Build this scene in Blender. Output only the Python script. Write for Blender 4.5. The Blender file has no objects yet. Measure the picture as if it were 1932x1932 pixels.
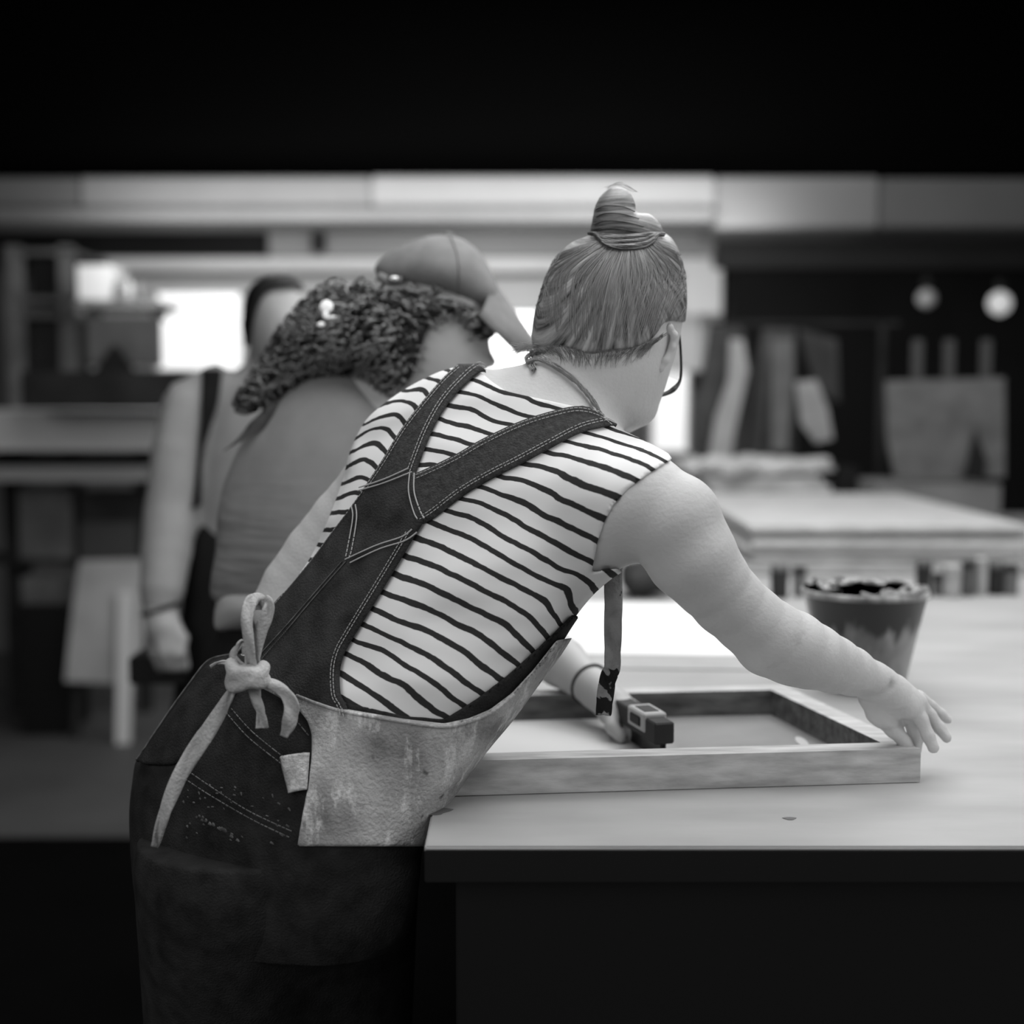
import bpy, bmesh, math, random
import numpy as np
from mathutils import Vector, Matrix
from mathutils.bvhtree import BVHTree
random.seed(7); rng = np.random.default_rng(7)
C = bpy.context.scene.collection
sc = bpy.context.scene
F = 2583.0; CX = CY = 966.0
HZ = 750.0
CAMZ = 1.35
pit = math.atan((CY-HZ)/F)
cp, sp = math.cos(pit), math.sin(pit)
cam0 = np.array([0, 0, CAMZ]); FW = np.array([0, cp, -sp]); UP = np.array([0, sp, cp]); RT = np.array([1., 0, 0])

def P(px, py, d):
    return cam0 + FW*d + RT*((px-CX)/F*d) - UP*((py-CY)/F*d)
def ray(px, py):
    v = FW + RT*((px-CX)/F) - UP*((py-CY)/F); return v
def onz(px, py, z):                      # point of the horizontal plane z seen along that sight line
    v = ray(px, py); return cam0 + v*((z-CAMZ)/v[2])
def ony(px, py, y):
    v = ray(px, py); return cam0 + v*(y/v[1])
def proj(p):
    q = p - cam0
    d = q@FW
    return CX + (q@RT)/d*F, CY - (q@UP)/d*F, d

# ------------------------------------------------------------------ materials
def newmat(name):
    m = bpy.data.materials.new(name); m.use_nodes = True
    nt = m.node_tree; b = nt.nodes['Principled BSDF']
    return m, nt, b
def lin(s):
    return s/12.92 if s <= 0.04045 else ((s+0.055)/1.055)**2.4
def mat(name, g, rough=0.7, var=0.0, scale=8.0, bump=0.0, bscale=60.0, metal=0.0, coords='Object', stretch=(1,1,1), detail=6, spec=0.3):
    m, nt, b = newmat(name)
    b.inputs['Roughness'].default_value = rough; b.inputs['Metallic'].default_value = metal
    b.inputs['Specular IOR Level'].default_value = spec
    v = lin(g); b.inputs['Base Color'].default_value = (v, v, v, 1)
    tc = nt.nodes.new('ShaderNodeTexCoord'); mp = nt.nodes.new('ShaderNodeMapping'); mp.inputs['Scale'].default_value = stretch
    nt.links.new(tc.outputs[coords], mp.inputs[0])
    if var:
        n = nt.nodes.new('ShaderNodeTexNoise'); n.inputs['Scale'].default_value = scale; n.inputs['Detail'].default_value = detail
        nt.links.new(mp.outputs[0], n.inputs['Vector'])
        r = nt.nodes.new('ShaderNodeMapRange'); r.inputs[1].default_value = .3; r.inputs[2].default_value = .7
        r.inputs[3].default_value = lin(max(0, g-var)); r.inputs[4].default_value = lin(min(1, g+var))
        nt.links.new(n.outputs[0], r.inputs[0]); nt.links.new(r.outputs[0], b.inputs['Base Color'])
    if bump:
        n2 = nt.nodes.new('ShaderNodeTexNoise'); n2.inputs['Scale'].default_value = bscale; n2.inputs['Detail'].default_value = 4
        nt.links.new(mp.outputs[0], n2.inputs['Vector'])
        bp = nt.nodes.new('ShaderNodeBump'); bp.inputs['Strength'].default_value = bump; bp.inputs['Distance'].default_value = .01
        nt.links.new(n2.outputs[0], bp.inputs['Height']); nt.links.new(bp.outputs[0], b.inputs['Normal'])
    return m
def emis(name, g, s):
    m, nt, b = newmat(name); v = lin(g)
    b.inputs['Base Color'].default_value = (v, v, v, 1)
    b.inputs['Emission Color'].default_value = (v, v, v, 1); b.inputs['Emission Strength'].default_value = s
    return m
M = {}
M['skin'] = mat('skin', .76, .55, .025, 14, .12, 220)
M['skin2'] = mat('skin_soft', .68, .55, .03, 14)
M['skin3'] = mat('skin_far', .60, .55, .03, 14)
M['denim'] = mat('denim', .215, .85, .05, 160, .4, 420, stretch=(1, 1, 1))
M['denim_panel'] = mat('denim_panel', .175, .85, .06, 30, .4, 420)
M['denim_dark'] = mat('denim_dark', .115, .9, .05, 40, .4, 420)
M['thread'] = mat('thread', .66, .8)
M['thread_dim'] = mat('thread_dim', .36, .8, .1, 90)
M['canvas'] = mat('canvas', .66, .9, .10, 22, .35, 300)
M['black_cloth'] = mat('black_cloth', .06, .9, .02, 20)
M['tee'] = mat('grey_tee', .52, .85, .02, 20, .0)
M['tee3'] = mat('grey_sleeve', .56, .85, .02, 20)
M['cap'] = mat('cap_cloth', .47, .85, .03, 40, .1, 300)
M['curl'] = mat('curly_hair', .20, .38, .09, 60, spec=.6)
M['black_hair'] = mat('black_hair', .07, .6, .02, 40)
M['white'] = mat('white_paint', .80, .5, .03, 5)
M['table'] = mat('table_top', .65, .75, .04, 3, .03, 30, stretch=(1, 3, 1), spec=.15)
M['paper'] = mat('paper', .93, .6, .02, 5)
M['print'] = mat('print_paper', .74, .6, .07, 12, stretch=(1, 6, 1))
M['alu'] = mat('frame_wood', .68, .5, .10, 14, .1, 60, stretch=(1, 5, 5), spec=.5)
M['black'] = mat('black', .05, .5)
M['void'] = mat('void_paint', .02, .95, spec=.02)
M['dark'] = mat('dark', .16, .7, .05, 6)
M['mid'] = mat('mid', .40, .7, .06, 6)
M['light'] = mat('light', .66, .7, .05, 6)
M['rail_shade'] = mat('shaded_wood', .33, .6, .10, 14, .1, 60, stretch=(1, 5, 5))  # frame wood darkened to stand for shade inside the rails
M['stray'] = mat('stray', .62, .5)
M['metal'] = mat('metal', .75, .25, metal=.9)
M['ink'] = mat('ink', .04, .3, .03, 10)

# ------------------------------------------------------------------ object helpers
def tag(o, label=None, cat=None, group=None, kind=None):
    if label: o['label'] = label
    if cat: o['category'] = cat
    if group: o['group'] = group
    if kind: o['kind'] = kind
    return o
def link(name, me, m, parent=None, smooth=True):
    o = bpy.data.objects.new(name, me); C.objects.link(o)
    if m is not None: me.materials.append(m)
    if smooth: me.shade_smooth()
    if parent is not None:
        o.parent = parent; o.matrix_parent_inverse = parent.matrix_basis.inverted()
    return o
def mesh(name, vs, fs):
    me = bpy.data.meshes.new(name); me.from_pydata([tuple(map(float, v)) for v in vs], [], [tuple(map(int, f)) for f in fs]); me.update(); return me
def empty(name, loc, label, cat, group=None):
    o = bpy.data.objects.new(name, None); C.objects.link(o); o.location = tuple(map(float, loc)); o.empty_display_size = .05
    return tag(o, label, cat, group)
def recalc(me):
    bm = bmesh.new(); bm.from_mesh(me); bmesh.ops.recalc_face_normals(bm, faces=bm.faces); bm.to_mesh(me); bm.free()

def box(name, lo, hi, m, parent=None, bev=.004, rotz=0):
    lo = np.array(lo, float); hi = np.array(hi, float); c = (lo+hi)/2; s = np.abs(hi-lo)
    bm = bmesh.new(); bmesh.ops.create_cube(bm, size=1)
    for v in bm.verts: v.co = Vector((v.co.x*s[0], v.co.y*s[1], v.co.z*s[2]))
    if bev:
        bmesh.ops.bevel(bm, geom=bm.edges[:], offset=min(bev, min(s)*.3), segments=2, affect='EDGES')
    bmesh.ops.rotate(bm, cent=(0, 0, 0), matrix=Matrix.Rotation(rotz, 3, 'Z'), verts=bm.verts)
    bmesh.ops.translate(bm, vec=Vector(c), verts=bm.verts)
    me = bpy.data.meshes.new(name); bm.to_mesh(me); bm.free()
    return link(name, me, m, parent, smooth=False)
def pbox(name, x0, y0, x1, y1, Y, t, m, parent=None, bev=.004):
    a = ony(x0, y1, Y); b = ony(x1, y0, Y)
    return box(name, (a[0], Y, a[2]), (b[0], Y+t, b[2]), m, parent, bev)
def slab(name, pts, z0, z1, m, parent=None):      # prism over xy polygon
    n = len(pts); vs = [(p[0], p[1], z0) for p in pts]+[(p[0], p[1], z1) for p in pts]
    fs = [tuple(range(n))[::-1], tuple(range(n, 2*n))]+[(i, (i+1) % n, (i+1) % n+n, i+n) for i in range(n)]
    me = mesh(name, vs, fs); recalc(me)
    return link(name, me, m, parent, smooth=False)
def panel(name, pts2, Y, t, m, parent=None):      # upright prism from px polygon at world depth Y
    pts = [ony(x, y, Y) for x, y in pts2]; n = len(pts)
    vs = [(p[0], Y, p[2]) for p in pts]+[(p[0], Y+t, p[2]) for p in pts]
    fs = [tuple(range(n)), tuple(range(n, 2*n))[::-1]]+[(i, (i+1) % n, (i+1) % n+n, i+n) for i in range(n)]
    me = mesh(name, vs, fs); recalc(me)
    return link(name, me, m, parent, smooth=False)
def lathe(name, prof, loc, m, parent=None, seg=28):
    vs = []; fs = []
    for r, z in prof:
        for k in range(seg):
            a = 2*math.pi*k/seg; vs.append((loc[0]+r*math.cos(a), loc[1]+r*math.sin(a), loc[2]+z))
    for i in range(len(prof)-1):
        for k in range(seg):
            fs.append((i*seg+k, i*seg+(k+1) % seg, (i+1)*seg+(k+1) % seg, (i+1)*seg+k))
    fs.append(tuple(range(seg))[::-1]); fs.append(tuple(range((len(prof)-1)*seg, len(prof)*seg)))
    me = mesh(name, vs, fs); recalc(me)
    return link(name, me, m, parent)
def catmull(pts, n=8, closed=False):
    pts = np.array(pts, float); N = len(pts); out = []
    rngi = range(N if closed else N-1)
    for i in rngi:
        if closed: p0, p1, p2, p3 = pts[(i-1) % N], pts[i], pts[(i+1) % N], pts[(i+2) % N]
        else: p0, p1, p2, p3 = pts[max(i-1, 0)], pts[i], pts[i+1], pts[min(i+2, N-1)]
        for k in range(n):
            t = k/n
            out.append(.5*((2*p1)+(-p0+p2)*t+(2*p0-5*p1+4*p2-p3)*t*t+(-p0+3*p1-3*p2+p3)*t**3))
    if not closed: out.append(pts[-1])
    return np.array(out)
def resample(pts, n):
    pts = np.array(pts, float); L = np.r_[0, np.cumsum(np.linalg.norm(np.diff(pts, axis=0), axis=1))]
    t = np.linspace(0, L[-1], n)
    return np.stack([np.interp(t, L, pts[:, k]) for k in range(pts.shape[1])], 1)
def tubes_mesh(name, paths, seg=6):               # paths: list of (pts Nx3, radius scalar or N)
    V = []; Fc = []; off = 0
    for pts, r in paths:
        pts = np.array(pts, float); n = len(pts); r = np.broadcast_to(np.array(r, float), (n,))
        T = np.gradient(pts, axis=0); T /= np.linalg.norm(T, axis=1)[:, None]+1e-12
        up = np.array([0.13, 0.21, 1.]); 
        A = np.cross(T, up); A /= np.linalg.norm(A, axis=1)[:, None]+1e-12
        B = np.cross(T, A)
        an = np.arange(seg)*2*math.pi/seg
        ring = pts[:, None, :]+r[:, None, None]*(A[:, None, :]*np.cos(an)[None, :, None]+B[:, None, :]*np.sin(an)[None, :, None])
        V.append(ring.reshape(-1, 3))
        i = np.arange(n-1)[:, None]*seg; k = np.arange(seg)[None]; k2 = (k+1) % seg
        q = np.stack([i+k, i+k2, i+seg+k2, i+seg+k], -1).reshape(-1, 4)+off
        Fc.append(q); off += n*seg
    V = np.concatenate(V); Fc = np.concatenate(Fc)
    return npmesh(name, V, Fc)
def npmesh(name, V, Q):
    me = bpy.data.meshes.new(name)
    me.vertices.add(len(V)); me.vertices.foreach_set('co', V.astype(np.float32).ravel())
    k = Q.shape[1]
    me.loops.add(len(Q)*k); me.loops.foreach_set('vertex_index', Q.astype(np.int32).ravel())
    me.polygons.add(len(Q)); me.polygons.foreach_set('loop_start', (np.arange(len(Q))*k).astype(np.int32))
    me.update(calc_edges=True); me.validate()
    return me
def tube(name, pts, r, m, parent=None, seg=8):
    return link(name, tubes_mesh(name, [(pts, r)], seg), m, parent)

# ------------------------------------------------------------------ implicit surfaces
def inpoly(poly, U, V):
    ins = np.zeros(U.shape, bool); n = len(poly)
    for i in range(n):
        x0, y0 = poly[i]; x1, y1 = poly[(i+1) % n]
        if y0 == y1: continue
        c = ((y0 > V) != (y1 > V)) & (U < (x1-x0)*(V-y0)/(y1-y0)+x0)
        ins ^= c
    return ins
def pdist(poly, U, V):
    D = np.full(U.shape, 1e9, np.float32); n = len(poly)
    for i in range(n):
        x0, y0 = poly[i]; x1, y1 = poly[(i+1) % n]
        dx, dy = x1-x0, y1-y0; L = dx*dx+dy*dy+1e-9
        t = np.clip(((U-x0)*dx+(V-y0)*dy)/L, 0, 1)
        D = np.minimum(D, (U-x0-t*dx)**2+(V-y0-t*dy)**2)
    return np.sqrt(D)
class Px:      # a px-plane grid with bilinear lookup
    def __init__(s, x0, y0, st, A): s.x0, s.y0, s.st, s.A = x0, y0, st, A
    def __call__(s, U, V):
        H, W = s.A.shape
        a = np.clip((U-s.x0)/s.st, 0, W-1.001); b = np.clip((V-s.y0)/s.st, 0, H-1.001)
        i = a.astype(np.int32); j = b.astype(np.int32); fa = a-i; fb = b-j; A = s.A
        return (A[j, i]*(1-fa)+A[j, i+1]*fa)*(1-fb)+(A[j+1, i]*(1-fa)+A[j+1, i+1]*fa)*fb
def sdgrid(poly, st=5, pad=60):
    poly = np.array(poly, float)
    x0, y0 = poly.min(0)-pad; x1, y1 = poly.max(0)+pad
    U, V = np.meshgrid(np.arange(x0, x1, st), np.arange(y0, y1, st))
    d = pdist(poly, U, V); d[inpoly(poly, U, V)] *= -1
    return Px(x0, y0, st, d.astype(np.float32))
def inflate_grid(poly, st=4, pad=60, it=500):
    poly = np.array(poly, float)
    x0, y0 = poly.min(0)-pad; x1, y1 = poly.max(0)+pad
    w = None
    for s in (st*8, st*4, st*2, st):
        U, V = np.meshgrid(np.arange(x0, x1+s, s), np.arange(y0, y1+s, s))
        ins = inpoly(poly, U, V)
        if w is None: w = np.zeros(U.shape)
        else: w = Px(x0, y0, s*2, w)(U, V)
        w[~ins] = 0
        for _ in range(it):
            n = np.zeros_like(w); n[1:-1, 1:-1] = (w[:-2, 1:-1]+w[2:, 1:-1]+w[1:-1, :-2]+w[1:-1, 2:]+s*s)/4
            n[~ins] = 0; w = n
    d = pdist(poly, U, V)
    mx = w.max(); w = w/mx
    sl = np.percentile(w[ins & (d < st*2)]/np.maximum(d[ins & (d < st*2)], 1), 60)
    w[~ins] = -d[~ins]*sl
    return Px(x0, y0, s, w.astype(np.float32))

class Field:
    def __init__(s, lo, hi, h):
        s.lo = np.array(lo, float); s.h = h
        s.n = np.ceil((np.array(hi)-s.lo)/h).astype(int)+1
        s.f = np.full(s.n, .05, np.float32)
    def sub(s, lo, hi):
        a = np.clip(np.floor((np.array(lo)-s.lo)/s.h).astype(int), 0, s.n); b = np.clip(np.ceil((np.array(hi)-s.lo)/s.h).astype(int)+1, 0, s.n)
        sl = tuple(slice(int(a[k]), int(b[k])) for k in range(3))
        g = [(s.lo[k]+np.arange(a[k], b[k])*s.h).astype(np.float32) for k in range(3)]
        return sl, g
    def smin(s, sl, d, k):
        f = s.f[sl]
        if k <= 0: s.f[sl] = np.minimum(f, d); return
        h = np.clip(.5+.5*(f-d)/k, 0, 1)
        s.f[sl] = f*(1-h)+d*h-k*h*(1-h)
    def cone(s, a, b, ra, rb, k=.01, sq=None):
        a = np.array(a, float); b = np.array(b, float); r = max(ra, rb)+.03+k
        sl, g = s.sub(np.minimum(a, b)-r, np.maximum(a, b)+r)
        if any(len(x) == 0 for x in g): return
        X, Y, Z = np.meshgrid(*g, indexing='ij', sparse=True)
        ab = b-a; L = ab@ab+1e-12
        px, py, pz = X-a[0], Y-a[1], Z-a[2]
        t = np.clip((px*ab[0]+py*ab[1]+pz*ab[2])/L, 0, 1)
        ex, ey, ez = px-t*ab[0], py-t*ab[1], pz-t*ab[2]
        q = ex*ex+ey*ey+ez*ez
        if sq is not None:
            n, f = sq; dn = ex*n[0]+ey*n[1]+ez*n[2]; q = q+dn*dn*(1/f**2-1)
        s.smin(sl, (np.sqrt(q)-(ra+(rb-ra)*t)).astype(np.float32), k)
    def chain(s, pts, k=.01, **kw):      # pts: (vec, r)
        A = np.array([p[0] for p in pts]); m = max(p[1] for p in pts)+.03+k
        sl, g = s.sub(A.min(0)-m, A.max(0)+m)
        if any(len(x) == 0 for x in g): return
        X, Y, Z = np.meshgrid(*g, indexing='ij', sparse=True); D = None
        for (a, ra), (b, rb) in zip(pts[:-1], pts[1:]):
            a = np.array(a, float); ab = np.array(b, float)-a; L = ab@ab+1e-12
            px, py, pz = X-a[0], Y-a[1], Z-a[2]
            t = np.clip((px*ab[0]+py*ab[1]+pz*ab[2])/L, 0, 1)
            d = np.sqrt((px-t*ab[0])**2+(py-t*ab[1])**2+(pz-t*ab[2])**2)-(ra+(rb-ra)*t)
            if D is None: D = d
            else:
                q = .006; h = np.clip(.5+.5*(D-d)/q, 0, 1); D = D*(1-h)+d*h-q*h*(1-h)*.5
        s.smin(sl, D.astype(np.float32), k)
    def ell(s, c, R, rad, k=.01):
        c = np.array(c, float); m = max(rad)+.03
        sl, g = s.sub(c-m, c+m); X, Y, Z = np.meshgrid(*g, indexing='ij', sparse=True)
        q = 0
        for i in range(3):
            q = q+(((X-c[0])*R[i][0]+(Y-c[1])*R[i][1]+(Z-c[2])*R[i][2])/rad[i])**2
        s.smin(sl, ((np.sqrt(q)-1)*min(rad)).astype(np.float32), k)
    def uvd(s, sl=None):
        g = [(s.lo[k]+np.arange(s.n[k])*s.h).astype(np.float32) for k in range(3)]
        X, Y, Z = np.meshgrid(*g, indexing='ij', sparse=True)
        qz = Z-CAMZ; D = Y*cp-qz*sp; Uc = Y*sp+qz*cp
        return (CX+X/D*F).astype(np.float32), (CY-Uc/D*F).astype(np.float32), np.broadcast_to(D, s.f.shape)
    def inflate(s, W, zc, a, k=.01, off=0.0, uvd=None):
        U, V, D = uvd or s.uvd()
        w = np.minimum(W(U, V), 1.0)
        z = zc(U, V) if callable(zc) else zc
        q = (D-z)/a
        d = (np.sqrt(np.maximum(q*q+1-w, 0))-1)*a - off
        s.smin(tuple(slice(None) for _ in range(3)), d.astype(np.float32), k)
    def clip(s, G, uvd=None, d0=1.6):
        U, V, D = uvd or s.uvd()
        s.f = np.maximum(s.f, (G(U, V)*d0/F).astype(np.float32))
    def copy(s, off=0.0):
        o = Field.__new__(Field); o.lo, o.h, o.n = s.lo, s.h, s.n; o.f = s.f-np.float32(off); return o
    def mesh(s, name):
        f = s.f.copy()
        for ax in range(3):
            ix = [slice(None)]*3; ix[ax] = 0; f[tuple(ix)] = .05; ix[ax] = -1; f[tuple(ix)] = .05
        ins = f < 0
        c = [ins[i:ins.shape[0]-1+i, j:ins.shape[1]-1+j, k:ins.shape[2]-1+k] for i in (0, 1) for j in (0, 1) for k in (0, 1)]
        anyc = c[0].copy(); allc = c[0].copy()
        for x in c[1:]: anyc |= x; allc &= x
        act = np.argwhere(anyc & ~allc)
        idx = np.full(anyc.shape, -1, np.int32); idx[tuple(act.T)] = np.arange(len(act))
        cv = np.stack([f[act[:, 0]+i, act[:, 1]+j, act[:, 2]+k] for i in (0, 1) for j in (0, 1) for k in (0, 1)], 1)
        cor = np.array([(i, j, k) for i in (0, 1) for j in (0, 1) for k in (0, 1)], float)
        acc = np.zeros((len(act), 3)); cnt = np.zeros(len(act))
        for a in range(8):
            for b in range(a+1, 8):
                if np.abs(cor[a]-cor[b]).sum() != 1: continue
                m = (cv[:, a] < 0) != (cv[:, b] < 0)
                t = cv[m, a]/(cv[m, a]-cv[m, b])
                acc[m] += cor[a]+(cor[b]-cor[a])*t[:, None]; cnt[m] += 1
        V = s.lo+(act+acc/cnt[:, None])*s.h
        Q = []
        for ax in range(3):
            o = [(0, 1, 2), (1, 2, 0), (2, 0, 1)][ax]
            A = np.moveaxis(ins, o, (0, 1, 2)); I = np.moveaxis(idx, o, (0, 1, 2))
            e = A[:-1, 1:-1, 1:-1] != A[1:, 1:-1, 1:-1]
            p = np.argwhere(e); i, j, k = p[:, 0], p[:, 1]+1, p[:, 2]+1
            q = np.stack([I[i, j-1, k-1], I[i, j, k-1], I[i, j, k], I[i, j-1, k]], 1)
            fl = A[i, j, k]
            q[~fl] = q[~fl][:, ::-1]
            Q.append(q)
        Q = np.concatenate(Q); Q = Q[(Q >= 0).all(1)]
        return npmesh(name, V, Q), V
def r_(px, d): return px*d/F
def N_(px, py, d, r): return (P(px, py, d), r*d/F)

def bvh_of(me):
    co = np.empty(len(me.vertices)*3); me.vertices.foreach_get('co', co)
    return BVHTree.FromPolygons([Vector(v) for v in co.reshape(-1, 3)], [tuple(p.vertices) for p in me.polygons])
def onsurf(bvh, px, py, d0, off):
    v = Vector(ray(px, py)).normalized()
    h = bvh.ray_cast(Vector(cam0), v, 5)
    if h[0] is not None and abs(proj(np.array(h[0]))[2]-d0) < .22:
        n = h[1]
        if n.dot(v) > 0: n = -n
        return np.array(h[0]+n*off)
    h = bvh.find_nearest(Vector(P(px, py, d0)))
    n = (Vector(P(px, py, d0))-h[0])
    n = n.normalized() if n.length > 1e-6 else -v
    return np.array(h[0]+n*off)
def ribbon(name, L, R, bvh, d0, off, m, parent, nu=80, nv=14, thick=.003, smooth_pts=True):
    L = resample(catmull(L, 6), nu); R = resample(catmull(R, 6), nu)
    V = []
    for i in range(nu):
        for j in range(nv):
            t = j/(nv-1); e = .55 if j in (0, nv-1) else 1
            V.append(onsurf(bvh, *(L[i]*(1-t)+R[i]*t), d0, off*e))
    Q = [(i*nv+j, i*nv+j+1, (i+1)*nv+j+1, (i+1)*nv+j) for i in range(nu-1) for j in range(nv-1)]
    V = np.array(V).reshape(nu, nv, 3)
    S = V.copy()
    for _ in range(2):
        S[1:-1, 1:-1] = (S[1:-1, 1:-1]*2+S[:-2, 1:-1]+S[2:, 1:-1]+S[1:-1, :-2]+S[1:-1, 2:])/6
    me = mesh(name, S.reshape(-1, 3), Q); o = link(name, me, m, parent)
    sd = o.modifiers.new('s', 'SOLIDIFY'); sd.thickness = thick; sd.offset = 0
    return o
def stitches(paths, bvh, d0, off, r=.0008, dash=5.5, gap=2.2, wob=.0):
    out = []
    for pl in paths:
        pl = catmull(pl, 8); L = np.linalg.norm(np.diff(pl, axis=0), axis=1).sum()
        n = max(2, int(L/2)); pp = resample(pl, n); k = 0; step = L/n
        a = 0
        while a < L-dash:
            i0 = int(a/step); i1 = int((a+dash)/step)
            seg = pp[i0:i1+1]
            if len(seg) > 1:
                out.append((np.array([onsurf(bvh, x, y, d0, off) for x, y in seg]), r))
            a += dash+gap
    return out
def offset_line(pl, o):
    pl = catmull(pl, 4); T = np.gradient(pl, axis=0); T /= np.linalg.norm(T, axis=1)[:, None]
    return (pl+np.stack([-T[:, 1], T[:, 0]], 1)*o)[::4]

# ================================================================== MAIN WOMAN
torso_px = [(930,697),(880,698),(845,703),(800,722),(755,748),(715,778),(690,805),(668,850),(655,900),(640,945),(622,990),(600,1040),(572,1085),(540,1125),(518,1150),
 (502,1195),(475,1235),(430,1245),(395,1262),(362,1305),(330,1348),(300,1392),(270,1435),(262,1475),(256,1530),(258,1600),(268,1700),(300,1800),(420,1860),(600,1850),(740,1780),
 (775,1690),(785,1600),(803,1545),(840,1488),(900,1405),(950,1345),(990,1290),(1040,1222),(1080,1160),(1120,1112),(1165,1075),(1195,1050),(1225,980),(1262,900),(1266,866),(1210,828),(1150,800),(1120,770),(1060,715),(1000,690)]
torso_px = catmull(torso_px, 3, True)
Wt = inflate_grid(torso_px)
def zc_t(U, V):
    q = (U-850)*.74+(V-1050)*.67
    return 1.60-np.clip(q, -350, 350)*.00022
head_px = catmull([(1112,452),(1082,464),(1052,492),(1032,534),(1016,590),(1010,635),(1014,664),(1004,690),(1030,735),(1100,790),(1150,806),(1185,808),(1213,805),(1235,789),(1243,760),(1252,730),(1262,695),(1274,655),(1284,615),(1289,575),(1287,525),(1276,480),(1252,446),(1200,438),(1150,440)], 3, True)
Wh = inflate_grid(head_px)
hair_clip = sdgrid(catmull([(1090,430),(1040,470),(1005,540),(990,620),(1005,680),(1022,672),(1050,655),(1085,660),(1110,668),(1150,662),(1190,658),(1222,645),(1240,628),(1252,610),(1272,604),(1300,606),(1320,560),(1310,470),(1260,425),(1170,415)], 3, True))

H = .003
fld = Field((-.47, 1.28, .74), (.56, 1.92, 1.60), H)
uvd = fld.uvd()
fld.inflate(Wt, zc_t, .115, 0, uvd=uvd)
# shoulder and right arm
armR = [N_(1150,960,1.50,100), N_(1215,958,1.49,98), N_(1268,985,1.48,94), N_(1303,1047,1.48,82), N_(1338,1092,1.49,74), N_(1372,1132,1.50,69), N_(1412,1168,1.51,67), N_(1455,1202,1.52,69),
        N_(1495,1220,1.53,68), N_(1533,1238,1.54,62), N_(1572,1254,1.56,54), N_(1605,1266,1.575,46), N_(1640,1282,1.59,37), N_(1662,1292,1.60,33)]
torso_only = fld.copy()
fld.chain(armR[:4], .03)
# head and neck
fld.inflate(Wh, 1.655, .088, .02, uvd=uvd)
fld.chain([N_(1130,690,1.64,84), N_(1075,765,1.625,82), N_(1010,830,1.62,80)], .035)
shirt_f = fld.copy(.004)
fwd = np.array([.5, .65, -.57]); fwd /= np.linalg.norm(fwd)
upv = np.array([.25, .5, .8]); upv -= fwd*(upv@fwd); upv /= np.linalg.norm(upv); rgt = np.cross(fwd, upv)
HC = P(1150, 600, 1.66)
fld.ell(HC+fwd*.012-upv*.005, [rgt, fwd, upv], [.070, .088, .095], .02)
fld.ell(HC+fwd*.045-upv*.055, [rgt, fwd, upv], [.050, .052, .058], .02)
fld.cone(HC+fwd*.098+upv*.005, HC+fwd*.118-upv*.032, .007, .011, .012)        # nose
fld.cone(HC+fwd*.095-upv*.062-rgt*.016, HC+fwd*.095-upv*.062+rgt*.016, .008, .008, .008)  # lips
fld.cone(HC+fwd*.085-upv*.092, HC+fwd*.085-upv*.095, .016, .014, .015)        # chin
# right arm rest
fld.chain(armR[3:], .012)
fld.cone(P(1440,1228,1.515), P(1500,1248,1.53), r_(36,1.52), r_(36,1.53), .02)
# right hand: palm, thumb side, five fingers
d = 1.60
fld.chain([N_(1652,1288,d-.002,34), N_(1682,1308,d+.004,32), N_(1712,1332,d+.012,25)], .010)
fld.chain([N_(1643,1316,d+.010,24), N_(1660,1344,d+.018,24), N_(1686,1366,d+.024,20)], .010)
fld.chain([N_(1690,1298,d+.014,24), N_(1730,1326,d+.024,20)], .010)
fld.chain([N_(1655,1345,d+.016,22), N_(1684,1374,d+.018,17), N_(1706,1398,d+.018,13), N_(1719,1417,d+.016,10.5)], .003)   # thumb
fld.chain([N_(1704,1334,d+.022,22), N_(1722,1360,d+.034,17), N_(1728,1388,d+.036,15), N_(1727,1414,d+.034,12)], .003)       # index
fld.chain([N_(1718,1330,d+.014,18), N_(1738,1357,d+.014,13.5), N_(1751,1388,d+.012,12.5), N_(1761,1411,d+.010,11)], .003) # middle
fld.chain([N_(1728,1324,d+.026,17), N_(1754,1349,d+.030,12.5), N_(1772,1373,d+.030,11.5), N_(1786,1392,d+.028,10)], .003) # ring
fld.chain([N_(1732,1316,d+.040,15), N_(1757,1333,d+.050,11), N_(1775,1347,d+.053,10), N_(1788,1358,d+.053,8.5)], .003)   # little
# left arm behind the torso
armL = [N_(800,850,1.66,55), N_(745,880,1.69,62), N_(700,925,1.71,64), N_(652,985,1.72,66), N_(602,1048,1.73,66), N_(556,1108,1.735,62), N_(535,1145,1.735,56)]
fld.chain(armL, .02)
fld.chain([N_(540,1150,1.735,58), N_(620,1240,1.75,54), N_(720,1345,1.74,44), N_(790,1405,1.70,32)], .015)
fld.chain([N_(790,1405,1.70,32), N_(815,1425,1.64,34), N_(828,1432,1.60,30)], .012)
for dx, dy, dd, in ((0, 0, 0), (-16, -6, .012), (-30, -4, .02), (-42, 4, .03)):
    fld.chain([N_(826+dx,1428+dy,1.60+dd,14), N_(848+dx,1432+dy,1.575+dd,13), N_(864+dx,1444+dy,1.553+dd,12), N_(872+dx,1451+dy,1.545+dd,10)], .004)
fld.chain([N_(815,1425,1.62,16), N_(822,1445,1.58,14), N_(830,1462,1.55,12)], .004)
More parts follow.
